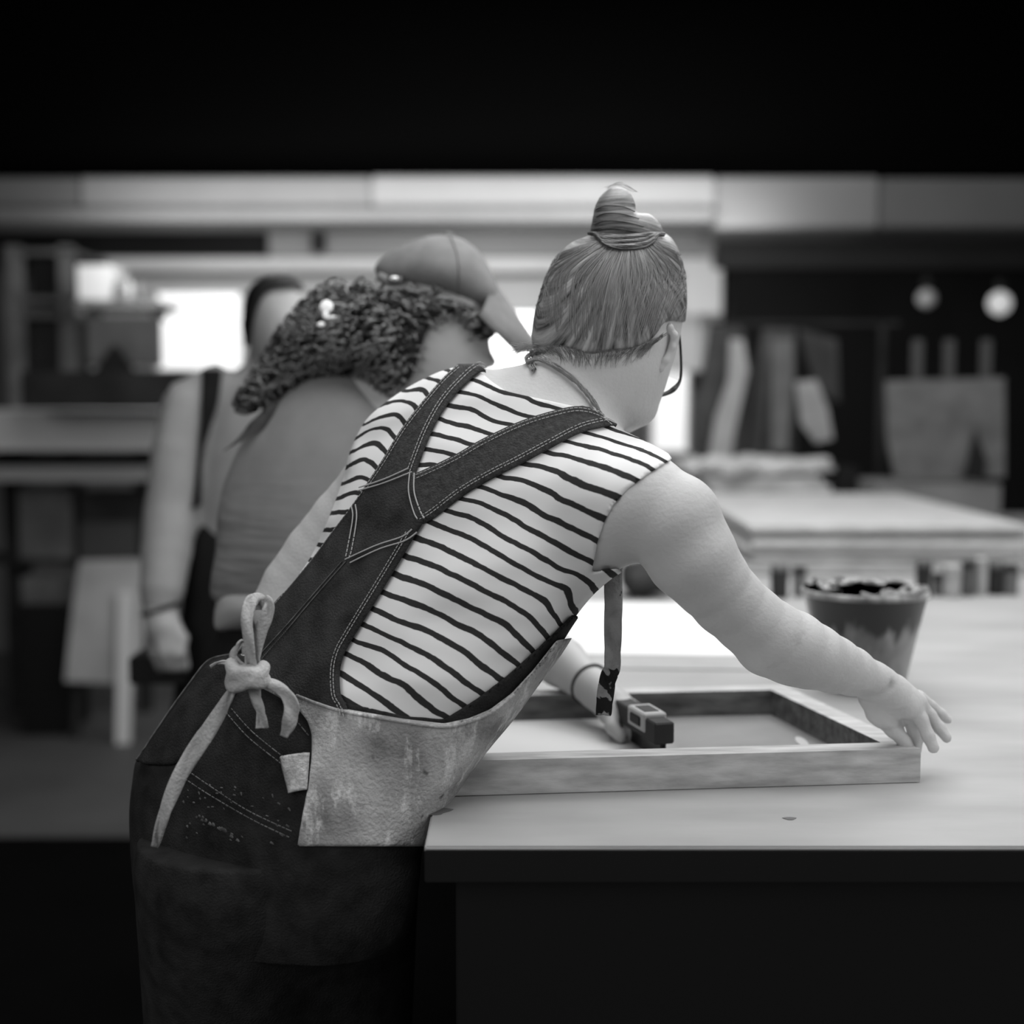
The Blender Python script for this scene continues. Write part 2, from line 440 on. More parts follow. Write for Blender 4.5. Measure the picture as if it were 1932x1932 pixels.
# elbow-pit and wrist creases
def groove(F_, pts, dd, r, dep):
    pts = catmull(pts, 6)
    for a in pts:
        # carve at the visible surface
        v = ray(*a); lo = None
        for t in np.arange(1.38, 1.7, .0015):
            p = cam0+v*t; i = np.round((p-F_.lo)/F_.h).astype(int)
            if (i < 0).any() or (i >= F_.n).any(): continue
            if F_.f[tuple(i)] < 0: lo = p; break
        if lo is None: continue
        sl, g = F_.sub(lo-r*3, lo+r*3); X, Y, Z = np.meshgrid(*g, indexing='ij', sparse=True)
        q = (X-lo[0])**2+(Y-lo[1])**2+(Z-lo[2])**2
        F_.f[sl] = np.maximum(F_.f[sl], F_.f[sl]+dep*np.exp(-q/(r*r)))
groove(fld, [(1497,1213),(1515,1200)], 0, .0035, .0005)
groove(fld, [(1450,1262),(1478,1252),(1497,1230),(1508,1215)], 0, .0035, .0007)
groove(fld, [(1622,1309),(1650,1314),(1672,1305),(1680,1290)], 0, .005, .0016)
groove(fld, [(1665,1380),(1690,1378),(1702,1362),(1700,1340)], 0, .005, .0012)
groove(fld, [(1080,690),(1140,700),(1180,690)], 0, .006, .0003)

# inset torso under the clothes
shirt_px = [(905,640),(905,699),(925,718),(955,738),(985,745),(1040,757),(1110,772),(1135,796),(1160,808),(1215,830),(1262,856),(1268,866),(1225,893),(1185,922),(1158,952),(1140,985),(1128,1020),(1120,1060),(1116,1080),(1135,1076),(1165,1072),(1175,1080),(1150,1140),(1085,1168),(1060,1200),(1000,1290),(860,1370),(838,1420),(600,1420),(440,1320),(420,1200),(540,1000),(600,850),(700,700),(850,640)]
Gs = sdgrid(shirt_px)
inside = fld.copy()
me, V = fld.mesh('person')
body = link('person', me, M['skin'])
tag(body, 'woman in a striped sleeveless top and denim dungarees bending over the printing table', 'person')
shirt_f.clip(Gs, uvd)
me_s, Vs = shirt_f.mesh('shirt')
# stripe field fitted through points picked off the cloth
ST = {0:[(1700,425),(1925,505),(1400,310),(1300,285),(1200,240),(1100,222),(935,155)],
 1:[(1560,440),(1660,470),(1890,550),(880,220),(970,240),(1100,300),(1200,340),(1290,355),(770,165),(720,150)],
 2:[(1480,490),(1600,515),(1740,560),(1840,600),(830,290),(950,315),(1050,370),(1180,400),(710,240),(680,205),(600,215)],
 3:[(1350,540),(1420,545),(1600,605),(1770,670),(780,360),(850,385),(950,410),(1060,445),(655,310),(620,275),(560,265),(510,275)],
 4:[(1220,600),(1290,605),(1480,685),(1680,765),(740,440),(850,465),(960,500),(590,385),(540,335),(470,350),(390,385)],
 5:[(1095,660),(1180,675),(1400,775),(1620,875),(700,520),(760,530),(850,550),(540,460),(470,405),(400,420),(340,460)],
 6:[(985,715),(1100,755),(1300,850),(1580,990),(680,600),(740,600),(500,545),(410,485),(350,515)],
 7:[(880,775),(990,800),(1200,910),(1400,1020),(1565,1105),(450,625),(375,570),(310,600)],
 8:[(800,835),(900,860),(1100,970),(1300,1080),(1420,1150),(1525,1190),(410,685),(340,665),(290,690)],
 9:[(735,900),(900,970),(1100,1080),(1300,1190),(1430,1245),(1450,1310),(1470,1360),(365,750),(310,745),(255,770)],
 10:[(660,985),(800,1040),(1000,1135),(1200,1240),(1320,1310),(1360,1370),(1405,1430),(300,840),(215,850)],
 11:[(600,1075),(750,1130),(1000,1255),(1200,1360),(1270,1420),(1340,1505),(250,935),(190,940)],
 12:[(550,1175),(700,1225),(900,1325),(1100,1420),(1200,1510),(1265,1580),(185,1020),(150,1015)],
 13:[(490,1270),(650,1325),(850,1420),(1000,1500),(1100,1580),(1190,1650),(120,1100),(90,1090)],
 14:[(435,1355),(600,1425),(800,1510),(950,1610),(1080,1710),(40,1175)],
 15:[(390,1440),(500,1490),(650,1560),(800,1650),(900,1730),(980,1785)],
 16:[(340,1520),(480,1565),(600,1650),(750,1740),(880,1840)],
 17:[(310,1595),(450,1680),(580,1740),(680,1830),(800,1910)],
 18:[(300,1710),(400,1780),(500,1850),(600,1920)],
 19:[(310,1840),(400,1890)]}
sx = []; sv = []
for k, pts in ST.items():
    for x, y in pts: sx.append((550+x*.3623, 660+y*.3623)); sv.append(k)
sx = np.array(sx)/400; sv = np.array(sv, float); n = len(sx)
def tpsk(r2): return r2*np.log(r2+1e-12)*.5
r2 = ((sx[:, None]-sx[None])**2).sum(-1); A = np.zeros((n+3, n+3)); A[:n, :n] = tpsk(r2)+np.eye(n)*2e-4
A[:n, n] = 1; A[:n, n+1:] = sx; A[n, :n] = 1; A[n+1:, :n] = sx.T
co = np.linalg.solve(A, np.r_[sv, 0, 0, 0])
def stripe(u, v):
    q = np.stack([u, v], 1)/400; out = np.zeros(len(q))
    for i in range(0, len(q), 20000):
        b = q[i:i+20000]; out[i:i+20000] = tpsk(((b[:, None]-sx[None])**2).sum(-1))@co[:n]+co[n]+b@co[n+1:]
    return out
u, v, dd = proj(Vs)
sa = stripe(u, v)
sa = np.clip(sa, -1.2, 22)
at = me_s.attributes.new('stripe', 'FLOAT', 'POINT'); at.data.foreach_set('value', sa.astype(np.float32))
def stripe_mat():
    m, nt, b = newmat('striped_jersey'); b.inputs['Roughness'].default_value = .9; b.inputs['Specular IOR Level'].default_value = .15
    a = nt.nodes.new('ShaderNodeAttribute'); a.attribute_name = 'stripe'
    tc = nt.nodes.new('ShaderNodeTexCoord'); nz = nt.nodes.new('ShaderNodeTexNoise'); nz.inputs['Scale'].default_value = 45; nz.inputs['Detail'].default_value = 3
    nt.links.new(tc.outputs['Object'], nz.inputs['Vector'])
    def mth(op, x, y=None):
        k = nt.nodes.new('ShaderNodeMath'); k.operation = op
        for i, q in enumerate((x, y)):
            if q is None: continue
            if isinstance(q, (int, float)): k.inputs[i].default_value = q
            else: nt.links.new(q, k.inputs[i])
        return k.outputs[0]
    wob = mth('MULTIPLY', mth('SUBTRACT', nz.outputs[0], .5), .22)
    s = mth('ADD', a.outputs['Fac'], wob)
    fr = mth('ABSOLUTE', mth('SUBTRACT', mth('FRACT', mth('ADD', s, .5)), .5))
    mr = nt.nodes.new('ShaderNodeMapRange'); mr.inputs[1].default_value = .13; mr.inputs[2].default_value = .16
    mr.inputs[3].default_value = lin(.20); mr.inputs[4].default_value = lin(.90)
    nt.links.new(fr, mr.inputs[0]); nt.links.new(mr.outputs[0], b.inputs['Base Color'])
    n2 = nt.nodes.new('ShaderNodeTexNoise'); n2.inputs['Scale'].default_value = 13; n2.inputs['Detail'].default_value = .6
    mp = nt.nodes.new('ShaderNodeMapping'); mp.inputs['Rotation'].default_value = (0, math.radians(38), 0); mp.inputs['Scale'].default_value = (.45, 1, 1.3)
    nt.links.new(tc.outputs['Object'], mp.inputs[0]); nt.links.new(mp.outputs[0], n2.inputs['Vector'])
    bp = nt.nodes.new('ShaderNodeBump'); bp.inputs['Strength'].default_value = .6; bp.inputs['Distance'].default_value = .04
    nt.links.new(n2.outputs[0], bp.inputs['Height']); nt.links.new(bp.outputs[0], b.inputs['Normal'])
    return m
shirt = link('shirt', me_s, stripe_mat(), body)
shirt['label'] = 'white sleeveless top with dark horizontal stripes'
bv = bvh_of(me_s)

# dungarees: lower part
ov_f = torso_only.copy(.007)
ov_px = [(200,1200),(430,1225),(500,1262),(560,1303),(655,1326),(760,1350),(838,1357),(900,1318),(960,1272),(1020,1218),(1080,1160),(1100,1165),(1060,1300),(920,1500),(900,1900),(200,1900)]
ov_f.clip(sdgrid(ov_px), uvd)
# trouser legs run on below the tabletop height
lo = Field((-.50, 1.28, .02), (-.02, 1.98, .85), .006)
lo.chain([(P(470,1640,1.58), .13), (np.array([-.36, 1.62, .50]), .085), (np.array([-.37, 1.70, .10]), .062)], .03)
lo.chain([(P(600,1640,1.62), .12), (np.array([-.21, 1.70, .50]), .08), (np.array([-.22, 1.80, .10]), .06)], .03)
me_o, _ = ov_f.mesh('overalls'); ov = link('overalls', me_o, M['denim_dark'], body)
me_l, _ = lo.mesh('trouser_legs'); link('trouser_legs', me_l, M['denim_dark'], ov)
for x, y in ((-.36, 1.70), (-.22, 1.80)):
    sf = Field((x-.08, y-.12, -.01), (x+.08, y+.22, .12), .006)
    sf.chain([((x, y-.03, .045), .04), ((x+.005, y+.08, .042), .042), ((x+.01, y+.14, .036), .034)], .02)
    sf.f[:, :, :2] = .05
    ms, _ = sf.mesh('shoe'); link('shoe', ms, M['black'], body)
bvo = bvh_of(me_o)
# straps and back panel
s1L = [(862,697),(829,729),(767,805),(724,874),(686,932)]; s1R = [(922,697),(891,718),(847,765),(814,823),(785,900)]
s2T = [(688,932),(785,897),(858,863),(912,832),(985,798),(1057,776),(1094,771),(1130,781),(1160,803)]
s2B = [(800,990),(822,978),(876,937),(930,905),(985,877),(1039,848),(1094,820),(1137,809),(1161,806)]
pL = [(690,930),(660,972),(633,1008),(597,1058),(552,1113),(520,1149),(503,1200),(488,1235),(482,1262),(490,1290)]
pR = [(786,896),(806,960),(800,990),(785,1015),(753,1069),(713,1135),(673,1200),(653,1236),(645,1270),(646,1312),(655,1330),(662,1352)]
ribbon('shoulder_strap', s1L, s1R, bv, 1.6, .0055, M['denim'], ov)
ribbon('back_panel', pL, pR, bv, 1.6, .0075, M['denim_panel'], ov, nv=26)
ribbon('shoulder_strap', s2T, s2B, bv, 1.55, .0045, M['denim'], ov)
pan_f = torso_only.copy(.0075); pan_f.chain([]) if False else None
st_b = []
tr = .0009
st_b += stitches([offset_line(s1L, -6), offset_line(s1R, 6), offset_line(s1R, 11), offset_line(s1L, -10)], bv, 1.6, .0085, tr*.6)
st_b += stitches([offset_line(s2T, 6), offset_line(s2T, 12), offset_line(s2B, -7), offset_line(s2B, -12)], bv, 1.55, .0075, tr*.55)
st_b += stitches([[(688,932),(735,918),(788,897)], [(690,926),(735,911),(782,890)], [(782,900),(780,935),(790,975),(800,990)], [(790,900),(790,935),(800,968),(808,984)],
   [(676,962),(678,985),(668,1040),(663,1062)], [(683,958),(685,985),(676,1040),(670,1060)], [(663,1062),(720,1035),(768,1018),(790,1000)], [(672,1068),(725,1042),(772,1026),(795,1010)]], bv, 1.6, .0105, tr*1.0, 7, 1.0)
st_b += stitches([offset_line(pR[3:], 7), offset_line(pR[3:], 12), offset_line(pL[:6], -7)], bv, 1.6, .0105, tr*.6)
link('stitching', tubes_mesh('stitching', st_b, 5), M['thread'], ov)
st_c = []
ST_C = [(bv, .0105, 3, 1, q) for q in [[(664,1066),(600,1140),(550,1200),(497,1262)], [(657,1066),(595,1138),(545,1196),(490,1258)]]]
ST_C += [(bvo, .0012, 6, 1.5, q) for q in [[(428,1345),(470,1392),(530,1440),(545,1455)], [(438,1338),(478,1382),(540,1432)], [(352,1452),(400,1485),(470,1530),(555,1570)], [(345,1466),(400,1502),(480,1548),(552,1582)],
   [(560,1360),(585,1390)], [(390,1305),(398,1318)], [(399,1290),(410,1308)], [(325,1405),(332,1430)], [(333,1400),(338,1425)]]]
for b_, o_, da, ga, q in ST_C:
    link('seam_stitching', tubes_mesh('seam_stitching', stitches([q], b_, 1.59, o_, tr*.85, da, ga), 5), M['thread_dim'], ov)
pass
# hip flap edge
ribbon('hip_flap', [(428,1243),(395,1258),(362,1300),(330,1344),(300,1388),(266,1438)], [(462,1285),(440,1320),(405,1360),(375,1400),(340,1440),(282,1442)], bvo, 1.58, .007, M['denim_dark'], ov, 50, 12)
tube('flap_edge', np.array([onsurf(bvo, x, y, 1.60, .008) for x, y in catmull([(440,1246),(400,1256),(366,1298),(334,1342),(304,1386),(270,1436)], 8)]), .0011, M['thread_dim'], ov, 6)
# paint flecks on the dungarees
fl = []
for _ in range(46):
    x = random.uniform(340, 550); y = random.uniform(1480, 1590)
    p = onsurf(bvo, x, y, 1.58, .0008); fl.append((np.array([p, p+np.array([random.uniform(.001, .006), 0, -random.uniform(0, .004)])]), random.uniform(.0005, .0014)))
for _ in range(14):
    t = random.random(); x = 365+t*90+random.uniform(-6, 6); y = 1535+t*52+random.uniform(-4, 4)
    p = onsurf(bvo, x, y, 1.58, .0008); fl.append((np.array([p, p+np.array([.005, 0, -.003])]), random.uniform(.001, .0022)))
link('paint_flecks', tubes_mesh('paint_flecks', fl, 6), M['thread_dim'], ov)

# apron
ap_f = torso_only.copy(.013)
ap_px = [(480,1272),(520,1290),(560,1308),(600,1322),(655,1338),(760,1356),(838,1365),(885,1355),(925,1338),(965,1308),(1005,1265),(1050,1208),(1100,1200),(1060,1300),(950,1480),(870,1597),(561,1597),(570,1540),(582,1480),(588,1420),(588,1385),(580,1360),(560,1335),(520,1312),(478,1290)]
ap_f.clip(sdgrid(ap_px), uvd)
me_a, Va = ap_f.mesh('apron')
def apron_mat():
    m = mat('apron_canvas', .60, .95, .15, 17, .4, 260, detail=10)
    nt = m.node_tree; b = nt.nodes['Principled BSDF']
    src = b.inputs['Base Color'].links[0].from_socket
    tc = nt.nodes.new('ShaderNodeTexCoord'); mp = nt.nodes.new('ShaderNodeMapping'); mp.inputs['Rotation'].default_value = (0, math.radians(-50), 0); mp.inputs['Scale'].default_value = (1, 1, .35)
    nt.links.new(tc.outputs['Object'], mp.inputs[0])
    n = nt.nodes.new('ShaderNodeTexNoise'); n.inputs['Scale'].default_value = 42; n.inputs['Detail'].default_value = 8; n.inputs['Roughness'].default_value = .7
    nt.links.new(mp.outputs[0], n.inputs['Vector'])
    r = nt.nodes.new('ShaderNodeMapRange'); r.inputs[1].default_value = .52; r.inputs[2].default_value = .66; nt.links.new(n.outputs[0], r.inputs[0])
    mx = nt.nodes.new('ShaderNodeMix'); mx.data_type = 'RGBA'; nt.links.new(r.outputs[0], mx.inputs[0]); nt.links.new(src, mx.inputs[6]); mx.inputs[7].default_value = (lin(.84),)*3+(1,)
    n3 = nt.nodes.new('ShaderNodeTexNoise'); n3.inputs['Scale'].default_value = 55; nt.links.new(tc.outputs['Object'], n3.inputs['Vector'])
    r3 = nt.nodes.new('ShaderNodeMapRange'); r3.inputs[1].default_value = .66; r3.inputs[2].default_value = .74; nt.links.new(n3.outputs[0], r3.inputs[0])
    m2 = nt.nodes.new('ShaderNodeMix'); m2.data_type = 'RGBA'; nt.links.new(r3.outputs[0], m2.inputs[0]); nt.links.new(mx.outputs[2], m2.inputs[6]); m2.inputs[7].default_value = (lin(.34),)*3+(1,)
    nt.links.new(m2.outputs[2], b.inputs['Base Color']); return m
M['apron'] = apron_mat()
apron = link('apron', me_a, M['apron'], body); apron['label'] = 'paint-stained pale canvas waist apron'
bva = bvh_of(me_a)
tube('apron_hem', np.array([onsurf(bva, x, y, 1.58, .0) for x, y in catmull([(560,1312),(600,1328),(655,1344),(760,1362),(838,1371),(890,1360),(930,1342),(970,1310)], 8)]), .0022, M['apron'], apron, 6)
ribbon('pocket_tab', [(535,1430),(542,1462),(551,1497)], [(588,1421),(586,1450),(582,1490)], bvo, 1.58, .011, M['apron'], apron, 14, 10)
# ties (flat cloth bands)
def band(name, pts, w, m, parent, wobble=0):     # pts (px,py,d); flat strip facing the viewer side, w in px
    pp = catmull(pts, 8); w = np.interp(np.linspace(0, 1, len(pp)), np.linspace(0, 1, len(w)), w) if hasattr(w, '__len__') else np.full(len(pp), w)
    T = np.gradient(pp[:, :2], axis=0); T /= np.linalg.norm(T, axis=1)[:, None]+1e-9; Nn = np.stack([-T[:, 1], T[:, 0]], 1)
    V = []; k = 7
    for i, p in enumerate(pp):
        for j in range(k):
            s = j/(k-1)*2-1
            V.append(P(p[0]+Nn[i, 0]*s*w[i]/2, p[1]+Nn[i, 1]*s*w[i]/2, p[2]+.003*math.cos(s*2.2+i*.3)*1.0+.002*s*math.sin(i*.35)))
    Q = [(i*k+j, i*k+j+1, (i+1)*k+j+1, (i+1)*k+j) for i in range(len(pp)-1) for j in range(k-1)]
    o = link(name, mesh(name, V, Q), m, parent); sd = o.modifiers.new('s', 'SOLIDIFY'); sd.thickness = .0022; sd.offset = 0
    return o
zb = 1.43
band('waist_tie', [(474,1262,zb),(470,1215,zb-.01),(466,1165,zb-.01),(474,1135,zb),(490,1132,zb+.01),(492,1150,zb+.012)], [22,17,22,24,22,20], M['canvas'], apron)
band('waist_tie', [(478,1260,zb+.005),(484,1215,zb),(500,1170,zb-.004),(508,1140,zb),(500,1128,zb+.01)], [20,24,24,18,12], M['canvas'], apron)
band('waist_tie', [(462,1262,zb),(440,1240,zb),(448,1222,zb),(458,1212,zb+.006),(462,1235,zb+.008)], [14,12,10,8,8], M['canvas'], apron)
band('waist_tie', [(470,1275,zb),(452,1258,zb),(434,1252,zb+.01),(415,1250,zb+.03),(398,1258,zb+.05)], [18,12,8,6,5], M['canvas'], apron)
band('waist_tie', [(440,1296,zb),(420,1335,zb-.004),(385,1390,zb-.01),(352,1440,zb-.012),(325,1495,zb-.012),(305,1550,zb-.01),(292,1598,zb)], [12,22,32,30,26,20,14], M['canvas'], apron)
band('waist_tie', [(480,1290,zb),(510,1290,zb-.004),(538,1308,zb-.008),(550,1335,zb-.012),(545,1365,zb-.014),(535,1390,zb-.012)], [18,20,22,28,26,12], M['canvas'], apron)
band('waist_tie', [(478,1296,zb+.004),(484,1320,zb),(492,1345,zb),(494,1374,zb)], [24,18,15,24], M['canvas'], apron)
kf = Field(P(430,1310,1.5)-.02, P(510,1240,1.36)+.02, .0015) if False else None
kc = P(468, 1275, zb)
kf = Field(kc-.05, kc+.05, .002)
kf.ell(kc, [(1, 0, 0), (0, 1, 0), (0, 0, 1)], [.018, .014, .013], .004)
for a0 in (0, 1, 2):
    pts = [(kc+np.array([.017*math.cos(t), -.012*math.sin(t)-.002, .010*math.sin(t+a0*2.1)+(.004*(a0-1))]), .0062) for t in np.linspace(-.5, 3.6, 10)]
    kf.chain(pts, .003)
mk, _ = kf.mesh('knot'); link('knot', mk, M['canvas'], apron)
# loose neck strap hanging under the arm, stained at its tip
ns = band('neck_strap', [(1158,1060,1.56),(1157,1100,1.555),(1157,1160,1.55),(1156,1215,1.55),(1155,1258,1.55),(1150,1272,1.55),(1145,1290,1.55),(1141,1320,1.55),(1139,1349,1.55)], [34,33,33,31,29,31,31,31,28], None, apron)
def strap_mat():
    m = mat('stained_strap', .52, .9, .07, 40, .3, 200); nt = m.node_tree; b = nt.nodes['Principled BSDF']
    src = b.inputs['Base Color'].links[0].from_socket
    tc = nt.nodes.new('ShaderNodeTexCoord'); n = nt.nodes.new('ShaderNodeTexNoise'); n.inputs['Scale'].default_value = 60; nt.links.new(tc.outputs['Object'], n.inputs['Vector'])
    sp_ = nt.nodes.new('ShaderNodeSeparateXYZ'); nt.links.new(tc.outputs['Object'], sp_.inputs[0])
    zt = float(P(1150, 1270, 1.55)[2])
    r = nt.nodes.new('ShaderNodeMapRange'); r.inputs[1].default_value = zt-.012; r.inputs[2].default_value = zt+.012; r.inputs[3].default_value = .12; r.inputs[4].default_value = -.14
    nt.links.new(sp_.outputs[2], r.inputs[0])
    ad = nt.nodes.new('ShaderNodeMath'); nt.links.new(n.outputs[0], ad.inputs[0]); nt.links.new(r.outputs[0], ad.inputs[1])
    r2_ = nt.nodes.new('ShaderNodeMapRange'); r2_.inputs[1].default_value = .57; r2_.inputs[2].default_value = .60; nt.links.new(ad.outputs[0], r2_.inputs[0])
    mx = nt.nodes.new('ShaderNodeMix'); mx.data_type = 'RGBA'; nt.links.new(r2_.outputs[0], mx.inputs[0]); nt.links.new(src, mx.inputs[6]); mx.inputs[7].default_value = (lin(.1),)*3+(1,)
    nt.links.new(mx.outputs[2], b.inputs['Base Color']); return m
ns.data.materials.append(strap_mat()); ns['label'] = 'strap with dark paint stains at its tip'

# hair
hf = Field(P(980, 700, 1.66)-np.array([0, .16, 0]), P(1310, 340, 1.66)+np.array([0, .16, 0]), .0025)
uh = hf.uvd()
hf.inflate(Wh, 1.655, .088, 0, .006, uvd=uh)
hf.ell(HC+fwd*.012-upv*.005, [rgt, fwd, upv], [.074, .092, .099], .01)
hf.clip(hair_clip, uh)
bun_px = catmull([(1113,452),(1118,415),(1125,384),(1142,361),(1165,353),(1186,361),(1197,380),(1202,402),(1226,404),(1245,422),(1252,442),(1240,460),(1200,470),(1160,470),(1128,465)], 3, True)
mh, Vh = hf.mesh('hair')
bf = Field(P(1090, 490, 1.66)-np.array([0, .08, 0]), P(1270, 335, 1.66)+np.array([0, .08, 0]), .002)
bf.inflate(inflate_grid(bun_px, 3), 1.655, .04, 0)
mb, Vb = bf.mesh('hair_bun')
def hair_mat(name, lo_, hi_, rough=.42):
    m, nt, b = newmat(name); b.inputs['Roughness'].default_value = rough; b.inputs['Specular IOR Level'].default_value = .5
    a = nt.nodes.new('ShaderNodeAttribute'); a.attribute_name = 'strand'
    n = nt.nodes.new('ShaderNodeTexNoise'); n.inputs['Scale'].default_value = 1; n.inputs['Detail'].default_value = 8; n.inputs['Roughness'].default_value = .65
    nt.links.new(a.outputs['Vector'], n.inputs['Vector'])
    r = nt.nodes.new('ShaderNodeMapRange'); r.inputs[1].default_value = .36; r.inputs[2].default_value = .64; r.inputs[3].default_value = lin(lo_); r.inputs[4].default_value = lin(hi_)
    nt.links.new(n.outputs[0], r.inputs[0]); nt.links.new(r.outputs[0], b.inputs['Base Color'])
    bp = nt.nodes.new('ShaderNodeBump'); bp.inputs['Strength'].default_value = .8; bp.inputs['Distance'].default_value = .004
    nt.links.new(n.outputs[0], bp.inputs['Height']); nt.links.new(bp.outputs[0], b.inputs['Normal'])
    return m
u, v, dd = proj(Vh)
ax = np.arctan2(u-1175, v-455+15); di = np.hypot(u-1175, v-440)
at = mh.attributes.new('strand', 'FLOAT_VECTOR', 'POINT')
at.data.foreach_set('vector', np.stack([ax*13+(dd-1.66)*30, di*.006, (dd > 1.66)*3.0], 1).astype(np.float32).ravel())
hairm = hair_mat('brown_hair', .08, .66)
hair = link('hair', mh, hairm, body); hair['label'] = 'fair brown hair pulled up into a bun'
u, v, dd = proj(Vb)
at = mb.attributes.new('strand', 'FLOAT_VECTOR', 'POINT')
at.data.foreach_set('vector', np.stack([(v-.12*(u-1160))*.10+np.sin((u-1110)*.02)*1.5, (u)*.008, dd*8], 1).astype(np.float32).ravel())
link('hair_bun', mb, hair_mat('bun_hair', .10, .52), hair)
# band of twisted strands round the foot of the bun
bvh_h = bvh_of(mh); bvb = bvh_of(mb)
tw = []
rope_m = mat('rope_hair', .30, .4, .16, 90, .5, 200, stretch=(.4, .4, 2.5), spec=.6)
for i in range(15):
    t = i/14; o = -4+t*24
    pts = catmull([(1112+t*16, 441+t*4), (1130+t*10, 450+o*.75), (1172, 453+o), (1214+t*6, 451+o*.8), (1251-t*8, 436+o*.45)], 6)
    ph = i*1.3
    tw.append((np.array([onsurf(bvh_h, x, max(y, 447), 1.62, .0035+.0012*math.sin(ph+k*.35)) - np.array([0, 0, 0]) for k, (x, y) in enumerate(pts)]), .0016+.0006*math.sin(ph)))
link('twisted_strands', tubes_mesh('twisted_strands', tw, 6), rope_m, hair)
for i in range(5):
    yb_ = 388+i*14
    tube('bun_coil', np.array([onsurf(bvb, x, y, 1.62, .0012) for x, y in catmull([(1122+(i < 2)*4, yb_+8), (1145, yb_+1), (1175, yb_+3), (1196+i*9, yb_+12)], 7)]), .0007, M['curl'], hair, 6)

# fine strands drawn over the hair and flyaways
fs_ = []
for i in range(240):
    t = random.uniform(-1, 1); x1 = 1150+t*135; y1 = 640-(abs(t)**2)*40+random.uniform(-60, 10)
    x0 = 1180+t*62; y0 = 468-abs(t)*12
    mx_ = (x0+x1)/2+t*52; my = (y0+y1)/2-8
    pts = catmull([(x0, y0), (mx_, my), (x1, y1)], 9)
    fs_.append((np.array([onsurf(bvh_h, a+random.uniform(-.5, .5), b, 1.62, .0008) for a, b in pts]), .0003))
link('hair_strands', tubes_mesh('hair_strands', fs_, 4), mat('strand', .46, .4, spec=.6), hair)
fa = []
for i in range(34):
    x = random.uniform(1000, 1030); y = random.uniform(655, 672); L_ = random.uniform(20, 55)
    fa.append((np.array([P(*q) for q in catmull([(x, y, 1.62), (x-L_*.4, y-8+random.uniform(-6, 6), 1.61), (x-L_, y+random.uniform(-14, 6), 1.61)], 6)]), .00025))
for i in range(8):
    o = random.uniform(-3, 8)
    fa.append((np.array([P(*q) for q in catmull([(1140+o, 353+abs(o)*.5, 1.65), (1165+o, 345+random.uniform(-3, 4), 1.65), (1195+o, 362, 1.65)], 6)]), .00018))
    fa.append((np.array([P(*q) for q in catmull([(1248, 440+o, 1.65), (1278+o*.3, 480+o, 1.65), (1292+o*.2, 545, 1.65)], 6)]), .00022))
for q in (fa[:34], fa[34::2], fa[35::2]): link('stray_hair', tubes_mesh('stray_hair', q, 4), M['stray'], hair)
# lock of hair lying round the neck, with a small tie
bvbody = bvh_of(me)
nh = []
hl = [(1015,668),(1035,662),(1070,657),(1110,667),(1150,662),(1190,657),(1222,645),(1240,630)]
hlp = resample(catmull(hl, 6), 200)
for i in range(300):
    x, y = hlp[random.randrange(200)]; x += random.uniform(-3, 3); L_ = random.uniform(10, 34)*(1 if x > 1050 else .5)
    sx_ = (1110-x)*.12+random.uniform(-9, 9)
    q = catmull([(x-sx_*.3, y-3), (x, y+L_*.25), (x+sx_, y+L_)], 4)
    nh.append((np.array([onsurf(bvbody, a, b, 1.6, max(.001, .0075-(b-y)*.0006)) for a, b in q]), np.linspace(.0003, .00010, len(q))))
link('nape_hair', tubes_mesh('nape_hair', nh, 4), mat('nape', .46, .5, .08, 200), hair)
lk = []
for i in range(46):
    o = random.uniform(-5, 5)
    pts = catmull([(1022+o*.4, 666), (1000, 678+o*.6), (996, 690+o*.3), (1020, 684+o*.5), (1052, 697+o), (1090, 728+o), (1115, 762+o), (1132+o*.4, 790)], 6)
    lk.append((np.array([onsurf(bvbody, x, y, 1.57, .003+random.uniform(0, .004)) for x, y in pts]), .0006))
link('neck_lock', tubes_mesh('neck_lock', lk, 4), mat('lock', .52, .45, .05, 60), hair)

# ear, eyeglasses, eyes
ec = P(1256, 652, 1.612)
ef = Field(ec-.05, ec+.05, .0015)
loop = [(P(1246,628,1.612), .0045), (P(1262,618,1.606), .005), (P(1272,632,1.608), .0042), (P(1268,655,1.61), .004), (P(1256,680,1.61), .0045), (P(1246,694,1.612), .0055)]
ef.chain(loop, .003); ef.cone(P(1254,640,1.622), P(1250,680,1.622), .007, .006, .004)
mE, _ = ef.mesh('ear'); link('ear', mE, M['skin'], body)
gl = bpy.data.objects.new('eyeglasses', None); C.objects.link(gl); gl.parent = body; gl['label'] = 'black-rimmed eyeglasses'
gm = mat('black_rim', .06, .3, spec=.6)
fl_path = []
gc0 = HC+fwd*.104+upv*.004
for s in (-1,):
    c = gc0+rgt*s*.034
    ring = [c+rgt*s*.027*math.cos(a)*(1+.1*math.cos(2*a))+upv*.021*math.sin(a)-fwd*.010*(math.cos(a) > 0)*abs(math.cos(a)) for a in np.linspace(0, 2*math.pi, 26)]
    fl_path.append((np.array(ring), .0017))
fl_path.append((np.array([gc0+rgt*.008+upv*.004, gc0+fwd*.003+upv*.007, gc0-rgt*.008+upv*.004]), .0015))
link('rim', tubes_mesh('rim', fl_path, 8), gm, gl)
tube('temple', np.array([P(1281,624,1.655), P(1278, 612, 1.64), P(1262, 612, 1.61), P(1249, 620, 1.604), P(1247, 628, 1.604)]), .0018, gm, gl)
tube('temple', np.array([gc0-rgt*.062+upv*.006-fwd*.01, HC-rgt*.078+fwd*.04+upv*.006, HC-rgt*.080+upv*.004]), .0018, gm, gl)
